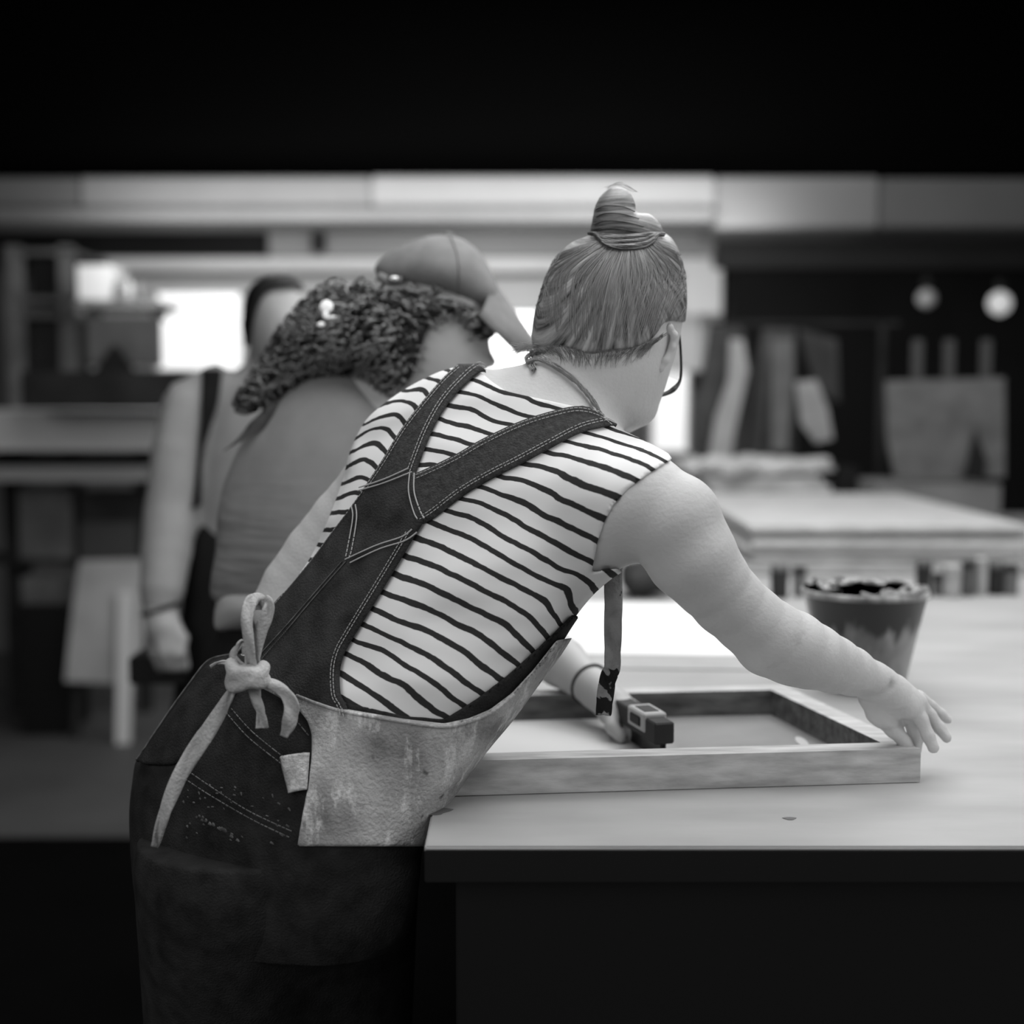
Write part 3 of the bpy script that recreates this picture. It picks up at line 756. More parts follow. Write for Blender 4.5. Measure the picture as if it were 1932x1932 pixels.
# visible lower rim close to the cheek
tube('rim', np.array([P(*q) for q in catmull([(1281,622,1.655),(1284,660,1.665),(1285,700,1.67),(1281,722,1.67),(1266,738,1.665),(1242,748,1.655)], 8)]), np.interp(np.linspace(0, 1, 41), [0, .55, .75, 1], [.0015, .0018, .0036, .0018]), gm, gl)
glm, nt, b = newmat('lens'); b.inputs['Base Color'].default_value = (.9, .9, .9, 1); b.inputs['Roughness'].default_value = .05; b.inputs['Alpha'].default_value = .3
link('lens', mesh('lens', [P(1280,628,1.656), P(1283,660,1.664), P(1283,700,1.668), P(1279,718,1.668), P(1263,712,1.70), P(1262,660,1.70)], [(0, 1, 2, 3, 4, 5)]), glm, gl)
for s in (1, -1):
    o_ = Vector(HC+rgt*s*.032+upv*.002+fwd*.3); h = bvbody.ray_cast(o_, Vector(-fwd), 1)
    if h[0] is not None:
        e = np.array(h[0])-fwd*.008
        f2 = Field(e-.02, e+.02, .0015); f2.ell(e, [rgt, fwd, upv], [.013, .010, .009], .001); m_, _ = f2.mesh('eye'); link('eye', m_, M['white'], body)
del fld, shirt_f, ov_f, ap_f, torso_only, inside, uvd

# ================================================================== SCREEN FRAME, SQUEEGEE
TZ = .90
nr = onz(1736, 1477, TZ); nl = onz(700, 1508, TZ)
ux = (nr-nl); W_ = np.linalg.norm(ux); ux /= W_
fh = .041
ftop_far = onz(1478, 1292, TZ+fh)     # far right outer corner, on the top face
vy = ftop_far-np.array([nr[0], nr[1], ftop_far[2]]); Dp = np.linalg.norm(vy); vy /= Dp
fr = empty('printing_screen', (nl+nr)/2, 'silkscreen frame with wooden rails and grey mesh lying flat on the white table', 'screen frame')
def fq(a, b): return nl+ux*a+vy*b
rw = .032
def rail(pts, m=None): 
    o = slab('rail', pts, TZ+.001, TZ+fh, M['alu'], fr); o.data.materials.append(M['rail_shade'])
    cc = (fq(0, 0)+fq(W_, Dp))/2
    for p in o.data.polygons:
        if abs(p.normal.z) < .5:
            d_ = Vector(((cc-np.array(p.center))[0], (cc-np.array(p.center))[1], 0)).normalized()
            if p.normal.dot(d_) > .45: p.material_index = 1  # inward faces get the darker wood, shade put into the colour
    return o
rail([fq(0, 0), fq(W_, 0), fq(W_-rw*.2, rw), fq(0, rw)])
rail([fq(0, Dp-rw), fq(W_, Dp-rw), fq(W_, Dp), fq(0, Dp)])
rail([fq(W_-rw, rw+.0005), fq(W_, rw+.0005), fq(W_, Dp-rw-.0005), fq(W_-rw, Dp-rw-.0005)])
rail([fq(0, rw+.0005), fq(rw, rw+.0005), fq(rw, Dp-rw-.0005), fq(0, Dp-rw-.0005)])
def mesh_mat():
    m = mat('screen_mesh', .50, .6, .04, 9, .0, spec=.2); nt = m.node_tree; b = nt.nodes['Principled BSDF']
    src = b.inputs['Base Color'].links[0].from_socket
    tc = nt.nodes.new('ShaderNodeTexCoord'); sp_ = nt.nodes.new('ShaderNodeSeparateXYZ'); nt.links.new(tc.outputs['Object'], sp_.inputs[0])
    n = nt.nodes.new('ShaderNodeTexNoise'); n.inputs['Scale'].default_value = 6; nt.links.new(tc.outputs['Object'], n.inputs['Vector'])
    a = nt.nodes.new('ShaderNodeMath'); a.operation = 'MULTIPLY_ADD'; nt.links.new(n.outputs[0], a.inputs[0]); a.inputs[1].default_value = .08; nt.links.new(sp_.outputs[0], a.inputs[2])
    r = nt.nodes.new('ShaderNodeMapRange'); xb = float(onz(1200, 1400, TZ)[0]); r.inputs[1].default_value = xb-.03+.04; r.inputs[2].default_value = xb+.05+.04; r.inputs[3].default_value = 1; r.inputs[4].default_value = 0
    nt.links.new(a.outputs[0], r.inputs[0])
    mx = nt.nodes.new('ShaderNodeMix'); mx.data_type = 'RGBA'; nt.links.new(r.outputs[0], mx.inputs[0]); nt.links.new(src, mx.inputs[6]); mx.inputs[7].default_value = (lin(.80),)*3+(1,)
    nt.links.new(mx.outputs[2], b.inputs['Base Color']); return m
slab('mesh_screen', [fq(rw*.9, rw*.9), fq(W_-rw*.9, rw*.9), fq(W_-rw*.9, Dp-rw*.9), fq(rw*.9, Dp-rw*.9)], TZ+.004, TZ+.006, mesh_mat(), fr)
# ink marks on mesh and rail
for i, (x, y, w, h_) in enumerate(((1513,1400,14,16),(1462,1340,22,6),(1592,1404,6,6),(1538,1362,6,5))):
    c = onz(x, y, TZ+.0062); a = np.linspace(0, 2*math.pi, 13)[:-1]
    slab('paint_spot', [(c[0]+w/2*.0010*math.cos(t), c[1]+h_*.0017*math.sin(t)) for t in a], TZ+.0062, TZ+.0068, M['light'], fr)

def edir(a, b): v = np.array(b)-np.array(a); return v/np.linalg.norm(v)
sq = empty('squeegee', onz(1225, 1425, TZ+.006), 'dark squeegee with pale clamp standing on the mesh of the printing screen', 'squeegee')
qa = onz(1158, 1368, TZ+.012); qb = onz(1252, 1428, TZ+.012); qu = qb-qa; qu[2] = 0; ql = np.linalg.norm(qu); qu /= ql; qn = np.array([-qu[1], qu[0], 0])
def qbox(name, a0, a1, n0, n1, z0, z1, m):
    pts = [qa+qu*a0+qn*n0, qa+qu*a1+qn*n0, qa+qu*a1+qn*n1, qa+qu*a0+qn*n1]
    o = slab(name, pts, z0, z1, m, sq); bv_ = o.modifiers.new('b', 'BEVEL'); bv_.width = .002; return o
qbox('blade', -.01, ql, -.004, .004, TZ+.0065, TZ+.03, M['ink'])
qbox('handle', -.015, ql+.003, -.013, .013, TZ+.028, TZ+.055, M['dark'])
qbox('clamp', ql*.52, ql*.84, -.0155, .0155, TZ+.036, TZ+.060, M['light'])
qbox('clamp_slot', ql*.58, ql*.78, -.009, -.0175, TZ+.041, TZ+.054, M['black'])
qbox('clamp_slot', ql*.58, ql*.78, -.010, .010, TZ+.0595, TZ+.0608, M['black'])

# ================================================================== TABLE
tl = -.088
tx0 = tl; tx1 = 2.9; ty0 = onz(900, 1597, TZ)[1]; ty1 = 5.3
tb = empty('print_table', ((tx0+tx1)/2, (ty0+ty1)/2, 0), 'long white-topped printing table across the foreground', 'table')
box('tabletop', (tx0, ty0, TZ-.035), (tx1, ty1, TZ), M['table'], tb, .002)
box('base_cabinet', (tx0+.03, ty0+.03, .0), (tx1-.03, ty1-.03, TZ-.036), M['black'], tb, .002)
box('edge_trim', (tx0, ty0-.004, TZ-.036), (tx1, ty0-.0005, TZ-.003), M['black'], tb, .001)
# sheets on the table
def sheet(pts, label, m, z=.0006, name='paper_sheet'):
    q = [onz(x, y, TZ) for x, y in pts]; o = slab(name, q, TZ+.0004, TZ+.0004+z, m); tag(o, label, 'paper'); return o
sheet([(930,1232),(1500,1238),(1440,1140),(960,1135)], 'bright white sheet of paper behind the printing screen', M['paper'])
o = sheet([(1060,1262),(1420,1266),(1400,1243),(1080,1240)], 'narrow paper strip between the screen and the white sheet', M['light'], .002)
# small ink specks on the table in front
def splat(x, y, w, h_, label, group):
    c = onz(x, y, TZ); t = np.linspace(0, 2*math.pi, 15)[:-1]
    o = slab('ink_mark', [(c[0]+w*.00055*math.cos(a)*(1+.3*math.sin(3*a)), c[1]+h_*.0016*math.sin(a)) for a in t], TZ+.0003, TZ+.0007, M['mid'])
    tag(o, label, 'ink mark', group)
splat(815, 1531, 36, 9, 'grey ink smear on the table beside the apron', None)
splat(1490, 1545, 12, 3, 'short dark scratch on the white tabletop below the frame corner', None)

# ================================================================== CAP WOMAN
DC = 2.12
tee_px = catmull([(600,699),(650,699),(690,712),(728,737),(750,775),(765,860),(740,960),(700,1050),(650,1130),(600,1185),(520,1195),(450,1168),(408,1132),(403,1100),(413,1040),(416,970),(430,910),(455,850),(488,792),(530,742),(565,710)], 3, True)
w2 = Field((-.52, 1.70, .88), (.25, 2.42, 1.64), .0045)
u2 = w2.uvd()
Wtee = inflate_grid(tee_px, 5)
w2.inflate(Wtee, DC, .125, 0, uvd=u2)
tee_f = w2.copy(.006)
h2 = catmull([(735,500),(800,468),(870,470),(915,520),(925,600),(915,680),(895,715),(850,745),(800,770),(740,760),(690,700),(680,600),(700,540)], 3, True)
w2.inflate(inflate_grid(h2, 5), DC-.01, .085, .03, uvd=u2)
w2.chain([N_(770,700,DC,75), N_(700,790,DC,85)], .03)
w2.ell(P(880,665,DC), [RT, FW, UP], [.03, .05, .045], .02)
w2.cone(P(905,655,DC-.0), P(925,682,DC), .008, .010, .01)
# reaching right arm
w2.chain([N_(760,850,DC-.02,80), N_(850,1000,DC-.05,62), N_(930,1130,DC-.09,56), N_(990,1205,DC-.12,54), N_(1060,1250,1.93,48), N_(1105,1285,1.88,37), N_(1125,1302,1.86,33)], .015)
w2.chain([N_(1125,1302,1.86,33), N_(1160,1335,1.82,36), N_(1185,1352,1.80,30)], .012)
for k, (dx, dd) in enumerate(((0, 0), (14, .012), (28, .022), (40, .03))):
    w2.chain([N_(1165+dx*.6,1332,1.80+dd,15), N_(1188+dx,1350+dx*.2,1.785+dd,14), N_(1192+dx,1380+dx*.4,1.775+dd,13), N_(1180+dx,1400+dx*.4,1.775+dd,11)], .004)
w2.chain([N_(1150,1340,1.80,17), N_(1155,1372,1.775,14), N_(1172,1392,1.765,12)], .004)
me2, V2 = w2.mesh('person'); p2 = link('person', me2, M['skin2'])
tag(p2, 'woman in a baseball cap and grey T-shirt leaning over the table behind the striped one', 'person')
tclip = sdgrid([(350,640),(860,640),(900,900),(800,1200),(600,1160),(500,1160),(455,1162),(430,1146),(400,1130),(380,1100)])
tee_f.clip(tclip, u2, DC)
mt, Vt = tee_f.mesh('t_shirt')
hairbase = w2.copy(.012)
tee_m = mat('tee_folds', .50, .9, .02, 20); nt = tee_m.node_tree; b = nt.nodes['Principled BSDF']
tc = nt.nodes.new('ShaderNodeTexCoord'); mp = nt.nodes.new('ShaderNodeMapping'); mp.inputs['Scale'].default_value = (.5, .5, 3.4); mp.inputs['Rotation'].default_value = (0, .35, 0)
wv = nt.nodes.new('ShaderNodeTexNoise'); wv.inputs['Scale'].default_value = 9; bp = nt.nodes.new('ShaderNodeBump'); bp.inputs['Strength'].default_value = .9; bp.inputs['Distance'].default_value = .02
nt.links.new(tc.outputs['Object'], mp.inputs[0]); nt.links.new(mp.outputs[0], wv.inputs['Vector'])
sp_ = nt.nodes.new('ShaderNodeSeparateXYZ'); nt.links.new(tc.outputs['Object'], sp_.inputs[0])
r = nt.nodes.new('ShaderNodeMapRange'); r.inputs[1].default_value = 1.0; r.inputs[2].default_value = 1.25; r.inputs[3].default_value = 1; r.inputs[4].default_value = .05; nt.links.new(sp_.outputs[2], r.inputs[0])
ml = nt.nodes.new('ShaderNodeMath'); ml.operation = 'MULTIPLY'; nt.links.new(wv.outputs[0], ml.inputs[0]); nt.links.new(r.outputs[0], ml.inputs[1])
nt.links.new(ml.outputs[0], bp.inputs['Height']); nt.links.new(bp.outputs[0], b.inputs['Normal'])
link('t_shirt', mt, tee_m, p2)
# white vest hem and dark trousers
tf = Field(P(380, 1420, DC)-np.array([.02, .25, 0]), P(760, 1100, DC)+np.array([.0, .25, .0]), .006); ut = tf.uvd()
vp = catmull([(420,1110),(408,1140),(404,1186),(440,1192),(560,1192),(690,1190),(700,1110),(560,1090)], 3, True)
tf.inflate(inflate_grid(vp, 5), DC, .11, 0, uvd=ut); mv, _ = tf.mesh('vest'); link('vest', mv, M['light'], p2)
tf = Field((-.62, 1.85, .02), (-.13, 2.5, 1.02), .008); ut = tf.uvd()
tp = catmull([(425,1180),(400,1230),(385,1320),(380,1440),(400,1600),(560,1640),(700,1600),(740,1440),(735,1320),(715,1200),(560,1175)], 3, True)
tf.inflate(inflate_grid(tp, 6), DC, .13, 0, uvd=ut)
tf.chain([(np.array([-.42, 2.12, .78]), .11), (np.array([-.42, 2.1, .45]), .08), (np.array([-.42, 2.2, .08]), .06)], .04)
tf.chain([(np.array([-.27, 2.12, .78]), .11), (np.array([-.25, 2.12, .45]), .08), (np.array([-.25, 2.2, .08]), .06)], .04)
mt2, _ = tf.mesh('trousers'); link('trousers', mt2, M['black_cloth'], p2)
for x in (-.42, -.25):
    sf = Field((x-.08, 2.08, -.01), (x+.08, 2.45, .12), .006); sf.chain([((x, 2.18, .045), .042), ((x, 2.28, .042), .044), ((x, 2.34, .036), .036)], .02); ms, _ = sf.mesh('shoe'); link('shoe', ms, M['black'], p2)
# wrist band
wc = P(1112, 1290, 1.875); wa = edir(P(1060, 1250, 1.93), P(1125, 1302, 1.86)); w1 = np.cross(wa, [0, 0, 1]); w1 /= np.linalg.norm(w1); w2v = np.cross(wa, w1)
tube('wrist_band', np.array([wc+(w1*math.cos(a)+w2v*math.sin(a))*.0275 for a in np.linspace(0, 2*math.pi, 30)]), .0028, M['dark'], p2)
# cap
DK = DC-.01
cap_px = catmull([(712,520),(706,505),(722,485),(760,462),(800,447),(840,443),(880,455),(915,490),(935,530),(948,570),(940,592),(900,583),(860,573),(800,556),(750,545),(722,540)], 3, True)
cf = Field(P(660, 720, DK)-np.array([0, .13, 0]), P(1040, 420, DK)+np.array([0, .13, 0]), .003); uc = cf.uvd()
cf.inflate(inflate_grid(cap_px, 4), DK, .098, 0, uvd=uc)
mc, Vc = cf.mesh('baseball_cap'); cap = link('baseball_cap', mc, M['cap'], p2); cap['label'] = 'grey baseball cap'
# brim: curved sheet
B = []; nu, nv = 22, 15
for i in range(nu):
    s = i/(nu-1)
    for j in range(nv):
        t = j/(nv-1)*2-1
        c0 = np.array([905., 560., 0]); top = np.array([948, 545]); 
        # centre line runs down-right; sides bend away in depth
        cx = 918+s*84-(1-math.cos(t*1.2))*26*s; cy = 560+s*108+(abs(t)**2)*16*(1-s)-(abs(t)**2)*26*s
        ex = cx-(t*t)*14; ey = cy+(t*t)*22
        B.append(P(ex+12*(1-t*t), ey-26*(1-t*t)*(1-s*.6), DK+t*.085*math.sqrt(max(.02, 1-(s**3)*.9))))
Q = [(i*nv+j, i*nv+j+1, (i+1)*nv+j+1, (i+1)*nv+j) for i in range(nu-1) for j in range(nv-1)]
br = link('brim', mesh('brim', B, Q), M['cap'], cap); sd = br.modifiers.new('s', 'SOLIDIFY'); sd.thickness = .004
bvc = bvh_of(mc)
tube('cap_seam', np.array([onsurf(bvc, x, y, DK, .001) for x, y in catmull([(722,530),(780,545),(850,562),(900,575),(940,585)], 8)]), .0013, M['mid'], cap)
tube('cap_seam', np.array([onsurf(bvc, x, y, DK, .001) for x, y in catmull([(850,446),(862,480),(866,520),(862,570)], 8)]), .0010, M['mid'], cap)
lathe('cap_button', [(.001, .007), (.006, .005), (.008, .002), (.008, 0)], P(846, 446, DK-.01), M['cap'], cap)
link('cap_strap', tubes_mesh('cap_strap', [(np.array([P(*q) for q in catmull([(716,522,DK-.07),(738,532,DK-.08),(762,530,DK-.09)], 6)]), .007)], 8), M['cap'], cap)
lathe('buckle', [(.001, .004), (.008, .004), (.010, 0), (.008, -.004), (.001, -.004)], P(742, 527, DK-.092), M['metal'], cap)
# curly hair volume + curls
curl_px = catmull([(705,545),(650,535),(600,560),(560,600),(530,640),(500,690),(470,730),(450,770),(490,755),(545,725),(600,695),(680,700),(735,745),(775,715),(792,665),(812,612),(850,590),(885,600),(898,640),(925,640),(935,625),(900,585),(860,566),(790,548)], 3, True)
hf2 = Field(P(430, 800, DC)-np.array([0, .16, 0]), P(980, 500, DC)+np.array([0, .16, 0]), .004); u3 = hf2.uvd()
hf2 = hairbase; u3 = u2; hf2.inflate(inflate_grid(curl_px, 4), DC-.03, .085, .02, uvd=u3); hf2.clip(sdgrid(curl_px), u3, DC)
mH, VH = hf2.mesh('curly_hair'); ch = link('curly_hair', mH, mat('hair_mass', .08, .6, .06, 60), p2); ch['label'] = 'dark curly hair tied low behind the cap'
bvH = bvh_of(mH)
cu = []
Gc = sdgrid(curl_px)
k = 0
while k < 250:
    x = random.uniform(450, 950); y = random.uniform(530, 770)
    if Gc(np.array([x]), np.array([y]))[0] > 6: continue
    k += 1
    L_ = random.uniform(60, 170); a = math.atan2(150, -240)+random.uniform(-.4, .4)+(.7 if x > 780 else 0); R_ = random.uniform(4, 10); ph = random.uniform(0, 6); n_ = int(L_/2.2)
    pts = []
    fq_ = random.uniform(.14, .30)
    for i in range(n_):
        s = i*2.2; xx = x+math.cos(a)*s+R_*math.sin(fq_*s*.6+ph); yy = y+math.sin(a)*s*.7+R_*math.cos(fq_*s*.6+ph)*.7
        if Gc(np.array([xx]), np.array([yy]))[0] > 16: break
        pts.append(onsurf(bvH, xx, yy, DC-.03, .006+.007*math.sin(fq_*s+ph)))
    if len(pts) > 4: cu.append((np.array(pts), random.uniform(.0014, .0032)))
link('curls', tubes_mesh('curls', cu, 5), mat('curl_strands', .28, .28, .16, 26, spec=1.0), ch)
ts = []
for i in range(9):
    ts.append((np.array([P(*q) for q in catmull([(520+i*3,735,DC-.05),(500+i*2,770+i*3,DC-.07),(470-i*2,800+i*4,DC-.07),(445-i*3,835+i*2,DC-.07)], 6)]), .0008))
link('loose_curls', tubes_mesh('loose_curls', ts, 4), M['curl'], ch)
hc = empty('hair_clip', P(615, 585, DC-.11), 'x', 'y'); del hc['label']; del hc['category']; hc.parent = ch; hc['label'] = 'shiny hair clip'
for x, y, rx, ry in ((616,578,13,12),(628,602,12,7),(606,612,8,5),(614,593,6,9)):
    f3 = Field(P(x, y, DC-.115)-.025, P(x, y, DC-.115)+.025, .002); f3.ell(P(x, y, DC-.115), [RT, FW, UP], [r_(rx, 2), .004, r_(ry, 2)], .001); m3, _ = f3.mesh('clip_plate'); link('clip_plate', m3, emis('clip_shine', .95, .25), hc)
# eye and mouth sides
for dy in (640,):
    f3 = Field(P(905, dy, DC-.03)-.02, P(905, dy, DC-.03)+.02, .002); f3.ell(P(905, dy, DC-.02), [RT, FW, UP], [.008, .01, .006], .001); m3, _ = f3.mesh('eye'); link('eye', m3, M['light'], p2)

# ================================================================== THIRD PERSON (blurred, left)
DT = 3.1
w3 = Field(P(240, 1320, DT)-np.array([.02, .3, 0]), P(640, 500, DT)+np.array([.0, .3, .02]), .007); u3 = w3.uvd()
body3 = catmull([(405,702),(440,700),(480,690),(560,700),(640,730),(680,800),(690,950),(680,1100),(660,1250),(420,1250),(395,1150),(375,1000),(378,900),(385,830),(400,760)], 3, True)
w3.inflate(inflate_grid(body3, 6), DT, .12, 0, uvd=u3)
w3.chain([N_(400,745,DT-.0,45), N_(352,770,DT-.03,46), N_(330,850,DT-.05,44), N_(322,950,DT-.06,44), N_(314,1040,DT-.09,42), N_(306,1110,DT-.12,36), N_(302,1150,DT-.13,28)], .03)
tee3_f = w3.copy(.006)
w3.chain([N_(302,1150,DT-.13,28), N_(308,1185,DT-.14,34), N_(316,1215,DT-.14,28)], .02)
for dx, dd in ((-22, 0), (-8, -.02), (8, -.02), (22, 0)):
    w3.chain([N_(312+dx,1200,DT-.14+dd,13), N_(318+dx*1.1,1232,DT-.15+dd,12), N_(326+dx,1258,DT-.14+dd,11)], .005)
w3.chain([N_(325,1180,DT-.15,16), N_(343,1205,DT-.16,13), N_(340,1235,DT-.17,11)], .008)
hp = catmull([(470,560),(490,535),(530,528),(568,545),(580,600),(572,650),(555,690),(525,712),(495,700),(475,660),(465,610)], 3, True)
w3.inflate(inflate_grid(hp, 5), DT-.03, .095, .03, uvd=u3)
w3.chain([N_(510,690,DT,42), N_(500,740,DT,50)], .03)
w3.cone(P(545,610,DT-.12), P(552,640,DT-.135), .009, .012, .015)      # nose
w3.cone(P(535,668,DT-.115), P(560,668,DT-.11), .007, .006, .008)
w3.cone(P(478,615,DT-.02), P(480,645,DT-.02), .012, .008, .01)
hair3 = w3.copy(.014)
m3_, _ = w3.mesh('person'); p3 = link('person', m3_, M['skin3'])
tag(p3, 'out-of-focus person with short black hair and a dark apron standing at the left', 'person')
tee3_f.clip(sdgrid([(340,640),(440,705),(470,730),(540,735),(700,700),(720,1260),(380,1260),(350,1150),(262,1146),(240,1100)]), u3, DT)
m_, _ = tee3_f.mesh('sweatshirt'); link('sweatshirt', m_, M['tee3'], p3)
# eyes / brows
for x, y in ((520, 603), (560, 603)):
    f3 = Field(P(x, y, DT-.12)-.03, P(x, y, DT-.12)+.03, .003); f3.ell(P(x, y, DT-.115), [RT, FW, UP], [.013, .008, .006], .001); mm, _ = f3.mesh('eye'); link('eye', mm, M['dark'], p3)
hh = catmull([(455,640),(452,590),(460,550),(480,520),(515,508),(560,515),(595,545),(606,560),(585,552),(560,542),(530,542),(502,552),(486,578),(476,610),(468,655)], 3, True)
hf3 = Field(P(430, 700, DT)-np.array([0, .2, 0]), P(630, 480, DT)+np.array([0, .2, 0]), .006); u4 = hf3.uvd()
hf3 = hair3; hf3.clip(sdgrid(hh), u3, DT); hm, _ = hf3.mesh('hair'); link('hair', hm, M['black_hair'], p3)
bv3 = bvh_of(m_)
ribbon('apron_strap', [(384,704),(378,760),(372,830),(366,900),(358,960)], [(419,704),(412,760),(394,815),(378,860),(374,950)], bv3, DT-.1, .012, M['black_cloth'], p3, 30, 8, .004)
ab = Field(P(320, 1420, DT)-np.array([.02, .3, .0]), P(720, 900, DT)+np.array([0, .3, 0]), .008); u5 = ab.uvd()
abp = catmull([(366,920),(392,948),(425,970),(470,985),(690,990),(690,1400),(430,1410),(325,1390),(330,1300),(338,1200),(350,1080),(358,990)], 3, True)
ab.inflate(inflate_grid(abp, 6), DT-.01, .155, 0, uvd=u5); am, _ = ab.mesh('apron'); link('apron', am, M['black_cloth'], p3)
lg = Field((-.85, 2.8, .0), (-.3, 3.4, .85), .01)
for x in (-.66, -.47): lg.chain([(np.array([x, 3.1, .78]), .10), (np.array([x, 3.1, .45]), .075), (np.array([x, 3.12, .06]), .06)], .03)
lm, _ = lg.mesh('trousers'); link('trousers', lm, M['black_cloth'], p3)
for x in (-.66, -.47):
    sf = Field((x-.08, 2.85, -.01), (x+.08, 3.25, .12), .008); sf.chain([((x, 3.12, .05), .045), ((x, 3.0, .045), .045), ((x, 2.94, .04), .036)], .02); ms, _ = sf.mesh('shoe'); link('shoe', ms, M['black'], p3)
wc = P(303, 1148, DT-.13)
tube('wrist_band', np.array([wc+np.array([math.cos(a)*.037, math.sin(a)*.037, math.cos(a)*.012]) for a in np.linspace(0, 2*math.pi, 26)]), .006, M['black'], p3)
# box and cup by the hand
def thing_box(name, x0, y0, x1, y1, Y, t, m, label, cat, group=None):
    e = pbox(name, x0, y0, x1, y1, Y, t, m); return tag(e, label, cat, group)

# ================================================================== INK CUP & JARS ON TABLE
cz = onz(1625, 1292, TZ)
cupd = proj(cz)[2]
def jar_px(name, xc, ybot, wb, wt, ytop, mats, label, cat, group=None, ink=None, seg=32):
    c = onz(xc, ybot, TZ); d_ = proj(c)[2]; h_ = (ybot-ytop)/F*d_*1.0
    e = empty(name, c, label, cat, group)
    rb, rt = wb/2/F*d_, wt/2/F*d_
    prof = [(rb*.98, .001), (rb, .004), (rb+(rt-rb)*.5, h_*.5), (rt, h_*.93), (rt*1.04, h_*.95), (rt*1.04, h_*.985), (rt, h_)]
    lathe(name+'_body' if False else 'vessel', prof, c, mats, e, seg)
    return e, c, h_, rb, rt
def smear_mat(name, a_, b_, sc_=18):
    return mat(name, (a_+b_)/2, .35, (b_-a_)/2, sc_, stretch=(1, 1, .5), spec=.6)
tub_m = smear_mat('smeared_plastic', .34, .62, 22); nt = tub_m.node_tree; b = nt.nodes['Principled BSDF']; src = b.inputs['Base Color'].links[0].from_socket
tc = nt.nodes.new('ShaderNodeTexCoord'); sp_ = nt.nodes.new('ShaderNodeSeparateXYZ'); nt.links.new(tc.outputs['Object'], sp_.inputs[0])
mp = nt.nodes.new('ShaderNodeMapping'); mp.inputs['Scale'].default_value = (1, 1, .3); nt.links.new(tc.outputs['Object'], mp.inputs[0])
nz = nt.nodes.new('ShaderNodeTexNoise'); nz.inputs['Scale'].default_value = 45; nz.inputs['Detail'].default_value = 5; nt.links.new(mp.outputs[0], nz.inputs['Vector'])
ma = nt.nodes.new('ShaderNodeMath'); ma.operation = 'MULTIPLY_ADD'; nt.links.new(nz.outputs[0], ma.inputs[0]); ma.inputs[1].default_value = .10; nt.links.new(sp_.outputs[2], ma.inputs[2])
mr = nt.nodes.new('ShaderNodeMapRange'); nt.links.new(ma.outputs[0], mr.inputs[0])
e, c, h_, rb, rt = jar_px('ink_tub', 1628, 1300, 150, 226, 1108, tub_m, 'clear tapered tub smeared with dark ink standing behind the reaching arm', 'tub')
mr.inputs[1].default_value = c[2]+h_*.56+.05; mr.inputs[2].default_value = c[2]+h_*.68+.05
mx = nt.nodes.new('ShaderNodeMix'); mx.data_type = 'RGBA'; nt.links.new(mr.outputs[0], mx.inputs[0]); nt.links.new(src, mx.inputs[6]); mx.inputs[7].default_value = (lin(.07),)*3+(1,)
nt.links.new(mx.outputs[2], b.inputs['Base Color'])
lathe('rim', [(rt*1.03, h_*.94), (rt*1.05, h_*.96), (rt*1.04, h_*1.0), (rt*.98, h_*1.0)], c, smear_mat('tub_rim', .15, .75, 26), e, 32)
for i in range(26):
    a = random.uniform(0, 6.28); q = rt*random.uniform(.55, 1.0)
    tube('ink_lump', np.array([c+np.array([q*math.cos(a+t*.22), q*math.sin(a+t*.22), h_+.003*math.sin(t*2+i)]) for t in range(4)]), random.uniform(.003, .0065), smear_mat('lump', .1, .7, 30), e, 8)

row = [(1470,1128,34,52,'d','small dark ink jar nearest the reaching elbow'),(1508,1126,26,44,'m','short grey jar left of the clear tub'),
 (1742,1126,30,58,'d','black bottle just right of the clear tub'),(1770,1124,22,30,'m','small grey pot right of the black bottle'),(1795,1126,36,48,'l','pale lidded pot in the jar row on the table'),
 (1826,1124,26,52,'m','grey jar between two pale jars at the back of the table'),(1850,1122,26,58,'l','pale jar with dark neighbours at the back of the table'),(1878,1122,30,50,'d','rightmost dark jar at the back of the table'),
 (1905,1122,30,44,'m','grey jar at the far right end of the row')]
for xc, yb, w_, hh_, k_, lab in row:
    mm = {'d': M['dark'], 'm': M['mid'], 'l': M['light']}[k_]
    e, c, h_, rb, rt = jar_px('ink_jar', xc, yb, w_*.95, w_, yb-hh_, mm, lab, 'jar', 'ink jars standing in a row on the table', seg=20)
    lathe('lid', [(rt*.98, h_), (rt*.98, h_+.012), (rt*.9, h_+.015), (rt*.3, h_+.016)], c, {'d': M['mid'], 'm': M['black'], 'l': M['light']}[k_], e, 20)
# stacks of prints
def stack(x0, x1, yb, hgt, dep, n_, label, group, m, rot=.0, name='print_stack'):
    a = onz(x0, yb, TZ); b_ = onz(x1, yb, TZ)
    for i in range(n_):
        z0 = TZ+.002+hgt*i/n_; dx = random.uniform(-.02, .02); dy = random.uniform(-.03, .03)
        o = box('stacked_print', (a[0]+dx, a[1]+dy, z0), (b_[0]+dx, a[1]+dep+dy, z0+hgt/n_*.94), m, None, .003, rot+random.uniform(-.03, .03))
        lab = label[0] if i == n_-1 else label[1]
        tag(o, lab, 'board', group)
stack(1405, 1935, 1084, .125, 1.2, 7, ('topmost pale print board of the long stack behind the jars', 'pale print board inside the long stack behind the jars'), 'print boards in the long stack', M['print'], 0)
zB = .17
for i in range(6):
    a0 = (.68+random.uniform(-.02, .02), 4.78+random.uniform(-.02, .02)); 
    o = box('stacked_print', (a0[0], a0[1], TZ+.002+zB*i/6), (a0[0]+.42, a0[1]+.42, TZ+.002+zB*(i+.95)/6), M['print'], None, .004, 0)
    tag(o, 'topmost board under the plastic sheeting at the back of the table' if i == 5 else 'pale board inside the short stack under the plastic sheeting', 'board', 'boards in the short stack')
zS = TZ+.175
hpf = Field((.55, 4.70, zS), (1.25, 5.28, zS+.16), .010)
